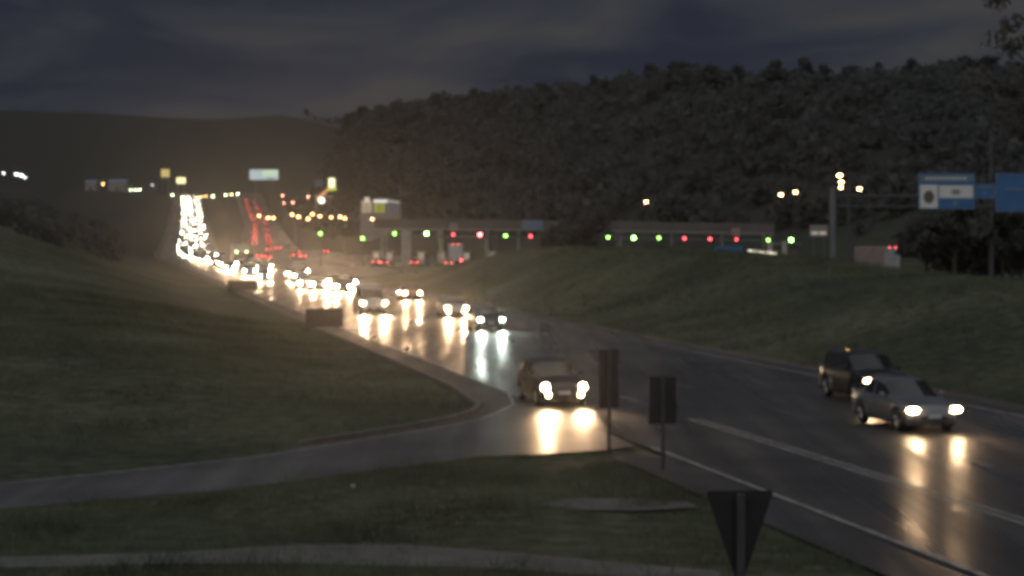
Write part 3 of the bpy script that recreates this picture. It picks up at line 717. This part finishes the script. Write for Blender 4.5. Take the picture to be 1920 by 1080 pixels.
tr = make_lorry('grey', M_BOXB, False, True, 7.2)
for c in tr.children:
    if c.name.startswith('cargo_box'):
        c.data.materials.append(M_BOXW)
        for p in c.data.polygons:
            if p.normal.y > .6: p.material_index = 1
place(tr, (1636-960)/F*262, 262, math.pi+.42, 'tall lorry with a grey rear and brownish side beyond the grass mound', cat='truck', z=.05)

# ------------------------------------------------------------------ toll plaza
M_FASC = mat('canopy_fascia', (.13,.112,.098), .6, var=.2, vscale=.3)
M_BEAM = mat('pale_beam', (.33,.31,.28), .6, var=.2, vscale=.5)
M_PALE = mat('pale_painted_concrete', (.42,.405,.375), .7, var=.2, vscale=.8)
M_STEEL = mat('galvanised_steel', (.19,.195,.205), .5, .5, var=.2, vscale=1.2)
E_STRIP = emi('strip_light', (1,.88,.66), 2.2); E_BOOTH = emi('booth_window', (1,.85,.6), .22)
YT = 358.0; TL = lambda px: (px-960)/F*YT
def canopy(px0, px1, y0, y1, label, cols):
    """fascia bottom row y0 at px0 and y1 at px1"""
    t = thing('toll_canopy', label, 'toll canopy', (TL((px0+px1)/2), YT, 0)); ox = t.location.x
    x0, x1 = TL(px0)-ox, TL(px1)-ox; b0, b1 = at(0,y0,YT)[2], at(0,y1,YT)[2]
    def slab(name, m, d0, d1, ya, yb, sx=0):
        v = [(x0+sx,ya,b0+d0),(x1-sx,ya,b1+d0),(x1-sx,yb,b1+d0),(x0+sx,yb,b0+d0),(x0+sx,ya,b0+d1),(x1-sx,ya,b1+d1),(x1-sx,yb,b1+d1),(x0+sx,yb,b0+d1)]
        return MB().add(v, [(3,2,1,0),(4,5,6,7),(0,1,5,4),(1,2,6,5),(2,3,7,6),(3,0,4,7)]).build(name, m, t)
    slab('fascia', M_FASC, .28, 2.0, 0, .3); slab('roof', M_STEEL, 1.2, 1.4, .303, 15); slab('edge_beam', M_BEAM, 0, .26, -.06, .4, .1)
    slab('lamp_beam', M_STEEL, -1.25, -1.05, .1, .35, .3)
    for k, px in enumerate(cols):
        x = TL(px)-ox; f = (x-x0)/(x1-x0)
        for yy in (1.2, 12.5): MB().bbox(x-.22, x+.22, yy, yy+.45, 0, b0+(b1-b0)*f+1.2, .03).build('column', M_PALE, t)
        MB().box(x-.05, x+.05, .12, .33, b0+(b1-b0)*f-1.06, b0+(b1-b0)*f+.01).build('hanger', M_STEEL, t)
    for f in np.linspace(.06,.94,7):
        x = x0+(x1-x0)*f; MB().box(x-.6,x+.6,5,5.25,b0+(b1-b0)*f+1.1,b0+(b1-b0)*f+1.19).build('strip_light', E_STRIP, t)
    return t
canopy(702, 1064, 430, 434, 'long left toll canopy with a brown fascia and pale edge beam', [716,825,912,972,1058])
canopy(1146, 1452, 434, 440, 'right toll canopy with a brown fascia beyond the grass mound', [1164,1260,1355,1448])
E_G = emi('green_signal', (.30,1,.12), 18); E_GB = emi('bright_green_signal', (.28,1,.14), 60); E_R = emi('red_signal', (1,.07,.08), 15); E_RB = emi('bright_red_signal', (1,.09,.09), 55)
sig = [(740,438,'g'),(800,438,'G'),(850,440,'r'),(900,440,'R'),(948,442,'g'),(995,443,'r'),(1043,443,'g'),(1140,445,'g'),(1188,446,'G'),(1235,446,'g'),(1283,447,'r'),(1331,448,'r'),(1380,449,'r'),(1440,450,'g'),(1483,450,'G'),(680,447,'g'),(601,438,'g')]
SIGL = {'g':'small green lane signal hanging over a toll lane','G':'large bright green lane signal hanging over a toll lane','r':'small red lane signal hanging over a toll lane','R':'large bright red lane signal over the paired canopy posts'}
for px, py, s in sig:
    x, y, z = at(px, py, YT)
    t = thing('lane_signal', SIGL[s], 'lane signal', (x, y-.35, z), 0, {'g':'small green lane signals','G':'bright green lane signals','r':'small red lane signals','R':None}[s])
    MB().bbox(-.32,.32,0,.22,-.34,.4,.03).build('housing', M_TRIM, t)
    MB().box(-.04,.04,.08,.16,.4,.55).build('hanger', M_STEEL, t)
    for q in range(1): MB().disc((0,-.012,0), .26 if s in 'GR' else .21, '-y', 12).build('lens', {'g':E_G,'G':E_GB,'r':E_R,'R':E_RB}[s], t)
    vz = MB(); n = 9
    for k in range(n-1):
        a0, a1 = math.pi*k/(n-1), math.pi*(k+1)/(n-1); rr = .29
        vz.add([(rr*math.cos(a0),0,rr*math.sin(a0)),(rr*math.cos(a1),0,rr*math.sin(a1)),(rr*math.cos(a1),-.2,rr*math.sin(a1)),(rr*math.cos(a0),-.2,rr*math.sin(a0))],[(0,1,2,3)])
    vz.build('visor', M_TRIM, t)
# posts that carry the signals outside the canopies
for px, py, lb in [(680,447,'slim post carrying a green signal left of the toll canopy'),(601,438,'slim post carrying a green signal on the apron'),(1483,450,'slim steel portal carrying the bright green signal beyond the canopy end')]:
    x, y, z = at(px, py, YT); t = thing('signal_post', lb, 'post', (x, y, Z(x,y)))
    MB().tube((0,0,0),(0,0,z-t.location.z+.6),.07,.06).build('post', M_STEEL, t); MB().bbox(-.25,.25,-.25,.25,0,.12).build('footing', M_CONC, t)
for k, px in enumerate([703,728,788,826,874,922,970]):
    lb = 'small pale toll booth with a lit window on its island'
    x = TL(px); t = thing('toll_booth', lb, 'toll booth', (x, YT+3, 0), 0, 'toll booths under the left canopy')
    MB().bbox(-.8,.8,-4,6,.02,.2,.05).build('island', M_CONC, t)
    MB().bbox(-.65,.65,0,2.4,.2,1.15,.03).build('lower_wall', M_PALE, t)
    for sx in (-.6,.6):
        for yy in (.05, 2.3): MB().box(sx-.05,sx+.05,yy,yy+.08,1.15,2.4).build('post', M_STEEL, t)
    MB().box(-.53,.53,.07,.09,1.17,2.35).build('window', E_BOOTH, t)
    MB().bbox(-.85,.85,-.2,2.6,2.4,2.62,.04).build('roof', M_PALE, t)
    MB().tube((-.5,-3.2,.2),(-.5,-3.2,1.1),.09).build('bollard', mat('yellow_paint',(.5,.36,.04),.5), t)
x, y, z = at(762, 500, YT-6); t = thing('pillar', 'broad pale concrete pillar at the head of the toll islands', 'pillar', (x, YT-6, 0))
MB().bbox(-.85,.85,-.6,.6,0,6.3,.06).build('shaft', M_PALE, t); MB().bbox(-1.7,1.7,-1.4,1.4,.015,.35,.05).build('plinth', M_CONC, t); MB().bbox(-1.0,1.0,-.75,.75,6.3,6.6,.05).build('cap', M_PALE, t)
# pale structure at the right end of the plaza
x, y, z = at(1458, 490, YT-8); t = thing('toll_office', 'pale lit frame structure at the right end of the toll plaza', 'toll office', (x, YT-8, 0))
for dx in (-1.4, 1.3): MB().bbox(dx-.42,dx+.42,0,.6,0,4.6,.04).build('column', M_PALE, t)
bar = MB().tube((-5.4,-.2,2.9),(-.2,-.2,2.3),.13,.16,6); bar.build('strip_light', E_STRIP, t)
bar = MB().tube((1.0,-.2,1.9),(4.2,-.2,1.1),.1,.1,6); bar.build('strip_light', E_STRIP, t)
MB().bbox(-2.2,4.5,1.2,5,3.9,4.2,.05).build('roof', M_STEEL, t); MB().bbox(-1.6,4.2,2,4.8,0,3.9,.03).build('wall', M_FASC, t)
# panels on and near the canopy
def panel(px0, px1, py0, py1, y, m, label, name='sign_board', post=True, extra=None, cat='sign', zb=None):
    a = at(px0, py0, y); b = at(px1, py1, y); cx = (a[0]+b[0])/2; g = Z(cx, y) if zb is None else zb
    t = thing(name, label, cat, (cx, y, g)); hw2 = (b[0]-a[0])/2
    MB().bbox(-hw2, hw2, -.06, .06, b[2]-g, a[2]-g, .015).build('panel', m, t)
    if post:
        for s in ((-.6,.6) if hw2 > 1 else (0,)): MB().tube((s*hw2,.1,-.3),(s*hw2,.1,a[2]-g-.1),.06 if hw2 < 2 else .09).build('post', M_STEEL, t)
    if extra: extra(t, hw2, b[2]-g, a[2]-g)
    return t
M_DIMB = mat('dim_blue_panel', (.17,.24,.33), .5, var=.15); M_BLUE = mat('blue_sign', (.04,.15,.34), .45, var=.12, vscale=1.2)
M_WHITE = mat('white_sign', (.78,.77,.72), .5, var=.08, vscale=1.5); M_GREYP = mat('grey_panel', (.30,.28,.27), .6, var=.15); M_DARKP = mat('dark_mark', (.12,.11,.09), .6)
panel(979,1018,413,431,YT-.4, M_DIMB, 'blue-grey board standing on the long left toll canopy', zb=5.0)
panel(843,858,419,434,YT-.5, M_GREYP, 'small grey panel above a small red lane signal', zb=5.0)
panel(1371,1388,428,442,YT-.5, mat('pinkish_panel',(.42,.26,.24),.6), 'small reddish panel above a red lane signal on the right canopy', zb=5.0)
panel(1340,1392,461,475,300, M_BLUE, 'wide low blue sign on the mound before the right canopy')
def vms(t, w2, z0, z1):
    for s in (-1,1): MB().box(s*w2*.45-w2*.36, s*w2*.45+w2*.36, -.075, -.062, z0+.25, z0+.75).build('message_row', emi('message_row',(1,.85,.7),.28), t)
panel(1518,1552,422,443,300, M_GREYP, 'grey message board with two glowing rows beside the gantry column', extra=vms)

# ------------------------------------------------------------------ overhead gantry with blue signs
YG = 155.0
M_DSTEEL = mat('weathered_steel', (.09,.09,.095), .6, .3, var=.25, vscale=1.5)
gx0 = at(1562,0,YG)[0]; zc = at(0,360,YG)[2]
g0 = Z(gx0, YG)
t = thing('sign_gantry', 'tall steel gantry carrying blue signs over the far carriageway', 'gantry', (gx0, YG, g0))
MB().tube((0,0,-.3),(0,0,zc-g0+.4),.30,.24,12).build('column', M_STEEL, t)
gw = 24.0
for dz in (0, -.85): MB().tube((0,0,zc-g0-.35+dz),(gw,0,zc-g0-.35+dz),.09,.09,8).build('beam', M_DSTEEL, t)
for k in range(16):
    a = gw*k/16; b = gw*(k+1)/16; MB().tube((a,0,zc-g0-.35-.85*(k%2)),(b,0,zc-g0-.35-.85*((k+1)%2)),.04,.04,5).build('brace', M_DSTEEL, t)
MB().tube((gw,0,-.6),(gw,0,zc-g0+.4),.30,.24,12).build('column', M_DSTEEL, t)
def gsign(px0,px1,py0,py1,label,parts):
    a = at(px0,py0,YG-.3); b = at(px1,py1,YG-.3)
    s = thing('overhead_sign', label, 'sign', (a[0], YG-.3, b[2])); W = b[0]-a[0]; H = a[2]-b[2]
    MB().bbox(0,W,-.03,.03,0,H,.01).build('panel', M_BLUE, s)
    MB().box(.15,W-.15,.05,.2,H*.45,H*.55).build('bracket', M_DSTEEL, s)
    for nm, x0, x1, z0, z1, m in parts:
        if nm == 'emblem': MB().disc(((x0+x1)/2*W,-.062,(z0+z1)/2*H), (x1-x0)/2*W, '-y', 18, (z1-z0)/2*H).build(nm, m, s)
        else: MB().box(x0*W, x1*W, -.058 if nm == 'mark' else -.045, -.033, z0*H, z1*H).build(nm, m, s)
    # pale rim
    for q in ((0,W,0,.05),(0,W,H-.05,H),(0,.05,.051,H-.051),(W-.05,W,.051,H-.051)): MB().box(q[0],q[1],-.044,-.031,q[2],q[3]).build('rim', M_DIMB, s)
    return s
gsign(1722,1828,325,392,'blue overhead sign with a white emblem square and white name field',
  [('header',.03,.97,.76,.95,M_DIMB),('white_field',.025,.34,.03,.68,M_WHITE),('white_field',.365,.965,.31,.66,M_WHITE),('emblem',.09,.275,.16,.52,M_DARKP),('mark',.59,.73,.41,.55,M_GREYP),('mark',.61,.69,.09,.22,M_DIMB)]
  +[('mark',.12+.075*k,.17+.075*k,.83,.89,M_WHITE) for k in range(10)])
gsign(1829.5,1865,345,372.5,'small blue overhead panel between the two larger gantry signs',[('mark',.34,.6,.28,.48,M_DIMB),('mark',.15,.85,.74,.84,M_DIMB)])
gsign(1866.5,1990,325,397,'large plain blue overhead sign with one pale line of lettering',[('mark',.16+.05*k,.195+.05*k,.55,.63,M_DIMB) for k in range(13)])
t = thing('mast', 'thin dark mast rising behind the blue gantry signs', 'mast', (*at(1858,0,200)[:2], Z(at(1858,0,200)[0],200)))
MB().tube((0,0,0),(0,0,at(0,245,200)[2]-t.location.z),.3,.16,8).build('shaft', M_DSTEEL, t); MB().bbox(-.5,.5,-.5,.5,-.2,.25).build('footing', M_CONC, t)

# ------------------------------------------------------------------ roadside signs seen from behind
M_BACK = mat('sign_back', (.018,.018,.019), .55, .3, var=.2, vscale=3); M_POST = mat('timber_post', (.055,.053,.052), .8, var=.25, vscale=4, bump=.3)
def tri_sign():
    y = 22.0; s = F/y; x = (1389-960)/s; top = CH-(921-HZ)/s
    t = thing('yield_sign', 'dark back of a downward triangular yield sign on a grey post', 'sign', (x, y, Z(x,y)), R(6))
    hgt = 182/s; hw3 = 66/s; poly = []; rr = .04; z0 = t.location.z
    for (cx, cz), (s0, s1) in (((hw3-.058,top-rr),(-30,90)),((-hw3+.058,top-rr),(90,210)),((0,top-hgt+.08),(210,330))):
        for q in np.linspace(s0, s1, 6): poly.append((cx+rr*math.cos(R(q)), cz+rr*math.sin(R(q))))
    n = len(poly); v = [(a,.05,b-z0) for a,b in poly]+[(a,.056,b-z0) for a,b in poly]
    MB().add(v, [tuple(range(n)), tuple(range(2*n-1,n-1,-1))]+[(k,n+k,n+(k+1)%n,(k+1)%n) for k in range(n)]).build('plate', M_BACK, t)
    MB().bbox(-.045,.045,-.045,.04,-.4,top-.03-z0,.012).build('post', M_POST, t)
    for zz in (.12,.55): MB().box(-.2,.2,.0405,.0495,top-zz-.02-z0,top-zz+.02-z0).build('bracket', M_BACK, t)
tri_sign()
def marker(px, pyt, pyb, gy_, wpx, label, split):
    x, y = gnd(px, gy_); s = F/y; t = thing('marker_sign', label, 'sign', (x,y,0), YAW*.3); h1 = (gy_-pyt)/s; h0 = (gy_-pyb)/s; w2 = wpx/s/2
    MB().bbox(-w2,w2,.04,.06,h0,h1,.006).build('panel', M_BACK, t)
    MB().bbox(-.05,.05,-.05,.038,-.3,h1-.03,.01).build('post', M_POST, t)
    for zz in (.25,.75):
        hh = h0+(h1-h0)*zz; MB().box(-w2*.8,w2*.8,.024,.0385,hh-.02,hh+.02).build('bracket', M_BACK, t)
marker(1142,655,766,850,38,'tall narrow dark sign back on a post at the slip road nose', False)
marker(1243,706,795,882,52,'squat dark sign back with a visible post beside the edge line', True)
def low_board(px, py, wpx, hpx, label):
    x, y = gnd(px, py); s = F/y; t = thing('low_board', label, 'board', (x,y,0), YAW); w2 = wpx/s/2; h = hpx/s
    MB().bbox(-w2,w2,-.04,.04,.12,h,.01).build('panel', mat('brown_board_back', (.085,.07,.055), .7, var=.2), t)
    for q in (-.7,.7): MB().bbox(q*w2-.05,q*w2+.05,.043,.12,-.2,h-.05,.01).build('post', M_POST, t)
low_board(608,616,70,38,'wide low dark board standing on the shoulder beside the white van')
low_board(455,546,54,20,'wide low dark board on the shoulder beside the far end of the level queue')
t = thing('marker_stud', 'tiny pale reflector stud in the grass below the slip road', 'stud', (*gnd(662,913),0))
MB().tube((0,0,-.05),(0,0,.06),.05,.045,8).build('base', M_CONC, t); MB().bbox(-.05,.05,-.06,-.045,.0,.07,.005).build('reflector', M_WHITE, t)

# ------------------------------------------------------------------ street lamps and masts
E_SOD = emi('sodium_lamp', (1,.55,.22), 60); E_SODF = emi('far_sodium_lamp', (1,.50,.18), 50); E_YEL = emi('yellow_lamp', (1,.84,.38), 40); E_PALE = emi('pale_lamp', (.85,1,.62), 40); E_WHT = emi('white_lamp', (.95,1,.95), 12); E_RW = emi('red_beacon', (1,.12,.14), 90)
def street_lamp(px, py, y, label, m=E_SOD, group=None, arm=1.6, r=.22, cat='street lamp', name='street_lamp'):
    x, _, z = at(px, py, y); g = min(Z(x+arm,y), z-3); t = thing(name, label, cat, (x+arm, y, g), 0, group)
    MB().tube((0,0,-.4),(0,0,z-g+.1),.11,.07,8).build('pole', M_DSTEEL, t); MB().tube((0,0,z-g+.05),(-arm,0,z-g+.28),.05,.04,6).build('arm', M_DSTEEL, t)
    MB().bbox(-arm-.4,-arm+.3,-.16,.16,z-g+.17,z-g+.33,.03).build('lamp_head', M_TRIM, t)
    MB().ell((-arm-.05,0,z-g+.06),r*1.3,r*.8,r*.55,8,5).build('lens', m, t); return t
street_lamp(1212,379,410,'lone sodium street lamp behind the right toll canopy')
street_lamp(1465,366,330,'dimmer sodium lamp of the side-by-side pair above the canopy end', arm=2.2)
street_lamp(1492,361,325,'brighter sodium lamp of the side-by-side pair above the canopy end', arm=.4)
for (px,py,y) in ((1575,330,250),(1578,342,290),(1577,352,330)): street_lamp(px,py,y,'sodium street lamp in the stacked row above the gantry column', group='stacked lamps above the gantry column', arm=1.2)
street_lamp(1612,355,300,'single sodium street lamp right of the gantry column', arm=1.5)
street_lamp(1096,381,520,'faint reddish lamp on the dark hillside above the canopy gap', m=emi('faint_lamp',(1,.3,.2),3))
for k, (px,py) in enumerate([(486,405),(503,409),(513,409),(548,403),(560,407),(578,411),(586,402),(600,406),(621,408),(638,407),(647,410),(698,411),(733,415),(745,416)]):
    street_lamp(px,py,600+random.uniform(-60,80),'sodium street lamp in the long row beyond the toll plaza', E_SODF, 'row of lamps beyond the toll plaza', arm=1.0, r=.26)
for k, (px,py,mm) in enumerate([(323,366,E_PALE),(376,370,E_YEL),(385,368,E_SODF),(399,368,E_PALE),(423,366,E_PALE),(434,365,E_YEL),(446,364,E_PALE)]):
    street_lamp(px,py,1120+random.uniform(-20,30),'pale street lamp along the crest where the roads vanish', mm, 'lamps along the far crest', arm=1, r=.36)
for px,py in ((578,369),(590,368),(530,367),(533,381),(549,380)):
    street_lamp(px,py,820+random.uniform(-30,30),'reddish street lamp near the tall petrol station sign', emi('reddish_lamp',(1,.35,.25),30), 'reddish lamps by the petrol station', arm=.8, r=.3)
street_lamp(669,352,760,'small white lamp on the hillside right of the petrol station', E_WHT, arm=.8)
for k, (px,py,mm,rr) in enumerate([(7,325,E_WHT,.55),(31,327,E_WHT,.8),(40,329,E_WHT,.8),(47,333,E_WHT,.5)]):
    street_lamp(px,py,1180,'white floodlight of the bright yard on the far left slope', mm, 'yard floodlights on the far left slope', arm=.6, r=rr, cat='floodlight', name='floodlight')
for k, (px,py,mm) in enumerate([(193,345,E_SODF),(245,356,E_PALE),(254,356,E_PALE),(262,356,E_PALE),(286,347,emi('dim_white_lamp',(.9,.95,1),8))]):
    street_lamp(px,py,1150,'street lamp on the dark slope left of the headlight column', mm, 'lamps on the dark left slope', arm=.8, r=.36)
for px, py0, y, lb in [(818,280,420,'tall thin light mast behind the left toll canopy'),(933,318,430,'shorter thin mast behind the left toll canopy'),(1335,360,420,'slim dark mast behind the right toll canopy')]:
    x = (px-960)/F*y; g = Z(x,y); t = thing('light_mast', lb, 'mast', (x,y,g)); h = at(0,py0,y)[2]-g
    MB().tube((0,0,-.5),(0,0,h),.26,.12,8).build('shaft', M_DSTEEL, t); MB().tube((0,0,h-.3),(0,0,h),.6,.6,10).build('head_ring', M_DSTEEL, t)

# ------------------------------------------------------------------ lit boards and buildings beyond the plaza
def billboard(px0,px1,py0,py1,y,m,label,stripes=()):
    a = at(px0,py0,y); b = at(px1,py1,y); cx = (a[0]+b[0])/2; g = min(Z(cx,y), b[2]-1); t = thing('billboard', label, 'billboard', (cx,y,g)); w2 = (b[0]-a[0])/2; H0 = b[2]-g; H1 = a[2]-g
    MB().bbox(-w2,w2,-.15,.15,H0,H1,.04).build('panel', m, t)
    for s in (-.6,.6): MB().tube((s*w2,.3,-.5),(s*w2,.3,H1-.2),.25,.2,8).build('post', M_STEEL, t)
    MB().box(-w2,w2,-.9,-.2,H0-.18,H0-.06).build('walkway', M_STEEL, t)
    for f0,f1,z0,z1,mm in stripes: MB().box(-w2+2*w2*f0,-w2+2*w2*f1,-.19,-.155,H0+(H1-H0)*z0,H0+(H1-H0)*z1).build('image_field', mm, t)
E_BB = emi('backlit_white', (.80,.95,1.0), .42); E_BBD = emi('backlit_dim', (.7,.85,.8), .30); E_BG = emi('backlit_green', (.75,1,.72), .62)
billboard(468,522,318,337,850,E_BB,'lit white billboard high above the departing traffic',[(.45,.98,.35,.95,E_BG),(.6,.85,.02,.3,E_BBD)])
billboard(590,606,337,349,800,M_DIMB,'dim grey-blue board left of the yellow petrol sign')
billboard(749,771,348,361,640,M_GREYP,'dim grey hoarding on the slope above the plaza pillar')
# petrol station
y = 780; x,_,z = at(622,352,y); g = min(Z(x,y), z-2); t = thing('petrol_sign', 'tall bright yellow petrol station sign with a red lower band', 'sign', (x,y,g))
MB().bbox(-1.3,1.3,-.3,.3,z-g+.2,at(0,334,y)[2]-g,.05).build('upper_panel', emi('yellow_panel',(1,.95,.55),1.6), t)
MB().bbox(-1.8,2.4,-.31,.31,z-g-1.2,z-g+.15,.05).build('middle_panel', emi('lime_panel',(.75,.8,.1),.7), t)
MB().tube((0,0,-.5),(0,0,z-g-1.1),.35,.3,8).build('post', M_STEEL, t)
x,_,z = at(605,380,y); g = Z(x,y); t = thing('petrol_station', 'petrol station canopy with an orange sloping edge and white lamps', 'petrol station', (x,y,min(g,z-1)))
hz_ = z-t.location.z
MB().add([(-2.5,-.2,hz_+.7),(2.8,-.2,hz_+5.2),(2.8,.3,hz_+5.2),(-2.5,.3,hz_+.7),(-2.5,-.2,hz_+2.2),(2.8,-.2,hz_+6.4),(2.8,.3,hz_+6.4),(-2.5,.3,hz_+2.2)],[(3,2,1,0),(4,5,6,7),(0,1,5,4),(1,2,6,5),(2,3,7,6),(3,0,4,7)]).build('sloping_edge', emi('orange_edge',(1,.42,.18),.8), t)
MB().bbox(-4,4,.4,8,hz_+2.3,hz_+3.0,.05).build('canopy', M_PALE, t)
for sx in (-3,3): MB().bbox(sx-.25,sx+.25,3,3.5,-.5,hz_+2.3,.03).build('column', M_PALE, t)
MB().ell((-.4,-.4,hz_+.9),1.3,.5,1.2,10,6).build('lamp_globe', emi('white_globe',(1,.93,.78),3), t)
# lit store
y = 600; x,_,z = at(712,401,y); g = Z(x,y); t = thing('store_building', 'low store with a glowing yellow-green front and white roof edge lamps', 'building', (x,y,min(g,z))); b0 = z-t.location.z
MB().bbox(-6.2,6.2,.2,9,-1,b0+4.4,.05).build('wall', M_GREYP, t)
for a, b, z0, z1, m in [(-5.6,-2.6,.3,3.9,emi('beige_window',(1,.85,.6),.22)),(-1.9,1.6,.3,3.2,emi('green_window',(.72,.75,.12),.24)),(2.2,5.6,.2,2.2,emi('dull_window',(.5,.55,.6),.06))]:
    wn = MB().box(a,b,.12,.195,b0+z0,b0+z1).build('window', m, t)
    MB().box((a+b)/2-.06,(a+b)/2+.06,.06,.115,b0+z0,b0+z1).build('mullion', M_TRIM, wn)
MB().box(-1.9,2.4,-.3,.1,b0+3.5,b0+4.5).build('roof_light', emi('white_roof_light',(1,.95,.85),.75), t)
MB().add([(2.5,-.3,b0+3.9),(6.3,-.3,b0+3.2),(6.3,.1,b0+3.2),(2.5,.1,b0+3.9),(2.5,-.3,b0+4.4),(6.3,-.3,b0+3.6),(6.3,.1,b0+3.6),(2.5,.1,b0+4.4)],[(3,2,1,0),(4,5,6,7),(0,1,5,4),(1,2,6,5),(2,3,7,6),(3,0,4,7)]).build('awning_light', emi('awning_light',(.9,.9,.8),.35), t)
MB().bbox(-4.8,-3.2,-.25,.12,b0+3.6,b0+5.2,.04).build('sign_box', emi('cream_sign',(1,.8,.6),.6), t)
# yellow hut lights above the headlight column
for px0,px1,py0,py1,mm,lb in [(302,318,317,332,emi('amber_board',(1,.75,.28),.55),'amber lit board above the headlight column'),(331,348,333,344,emi('cream_board',(1,.88,.45),1.6),'cream lit board above the headlight column')]:
    billboard(px0,px1,py0,py1,1150,mm,lb)
y = 1160
for k, (px0,px1,py0,py1) in enumerate([(160,180,337,350),(203,236,336,352)]):
    a = at(px0,py0,y); b = at(px1,py1,y); cx = (a[0]+b[0])/2; g = min(Z(cx,y), b[2]); t = thing('shed', ['small dim grey shed on the far left slope','longer dim bluish shed on the far left slope'][k], 'shed', (cx,y,g)); w2 = (b[0]-a[0])/2; H = a[2]-g
    MB().bbox(-w2,w2,0,7,-.5,H*.75,.05).build('wall', M_GREYP, t)
    MB().add([(-w2-.3,-.4,H*.75),(w2+.3,-.4,H*.75),(w2+.3,7.4,H*.75),(-w2-.3,7.4,H*.75),(-w2-.3,3.5,H),(w2+.3,3.5,H)],[(0,1,5,4),(2,3,4,5),(1,2,5),(3,0,4),(3,2,1,0)]).build('roof', M_DIMB, t)
    MB().box(-.6,.6,-.06,-.01,-.2,2.2).build('door', M_TRIM, t)

# ------------------------------------------------------------------ damp evening air
HZD, HZG = 0.00013, 0.94
hm_ = bpy.data.materials.new('damp_air'); hm_.use_nodes = True; tn = hm_.node_tree; tn.nodes.clear()
o_ = tn.nodes.new('ShaderNodeOutputMaterial'); pv = tn.nodes.new('ShaderNodeVolumePrincipled')
pv.inputs['Color'].default_value = (.92,.92,.92,1); pv.inputs['Density'].default_value = HZD; pv.inputs['Anisotropy'].default_value = HZG
tn.links.new(pv.outputs[0], o_.inputs['Volume'])
hb = MB().box(-1900,1900,-420,3000,-8,135).build('haze', hm_); tag(hb, 'thin damp evening haze over the valley', 'haze', kind='stuff')
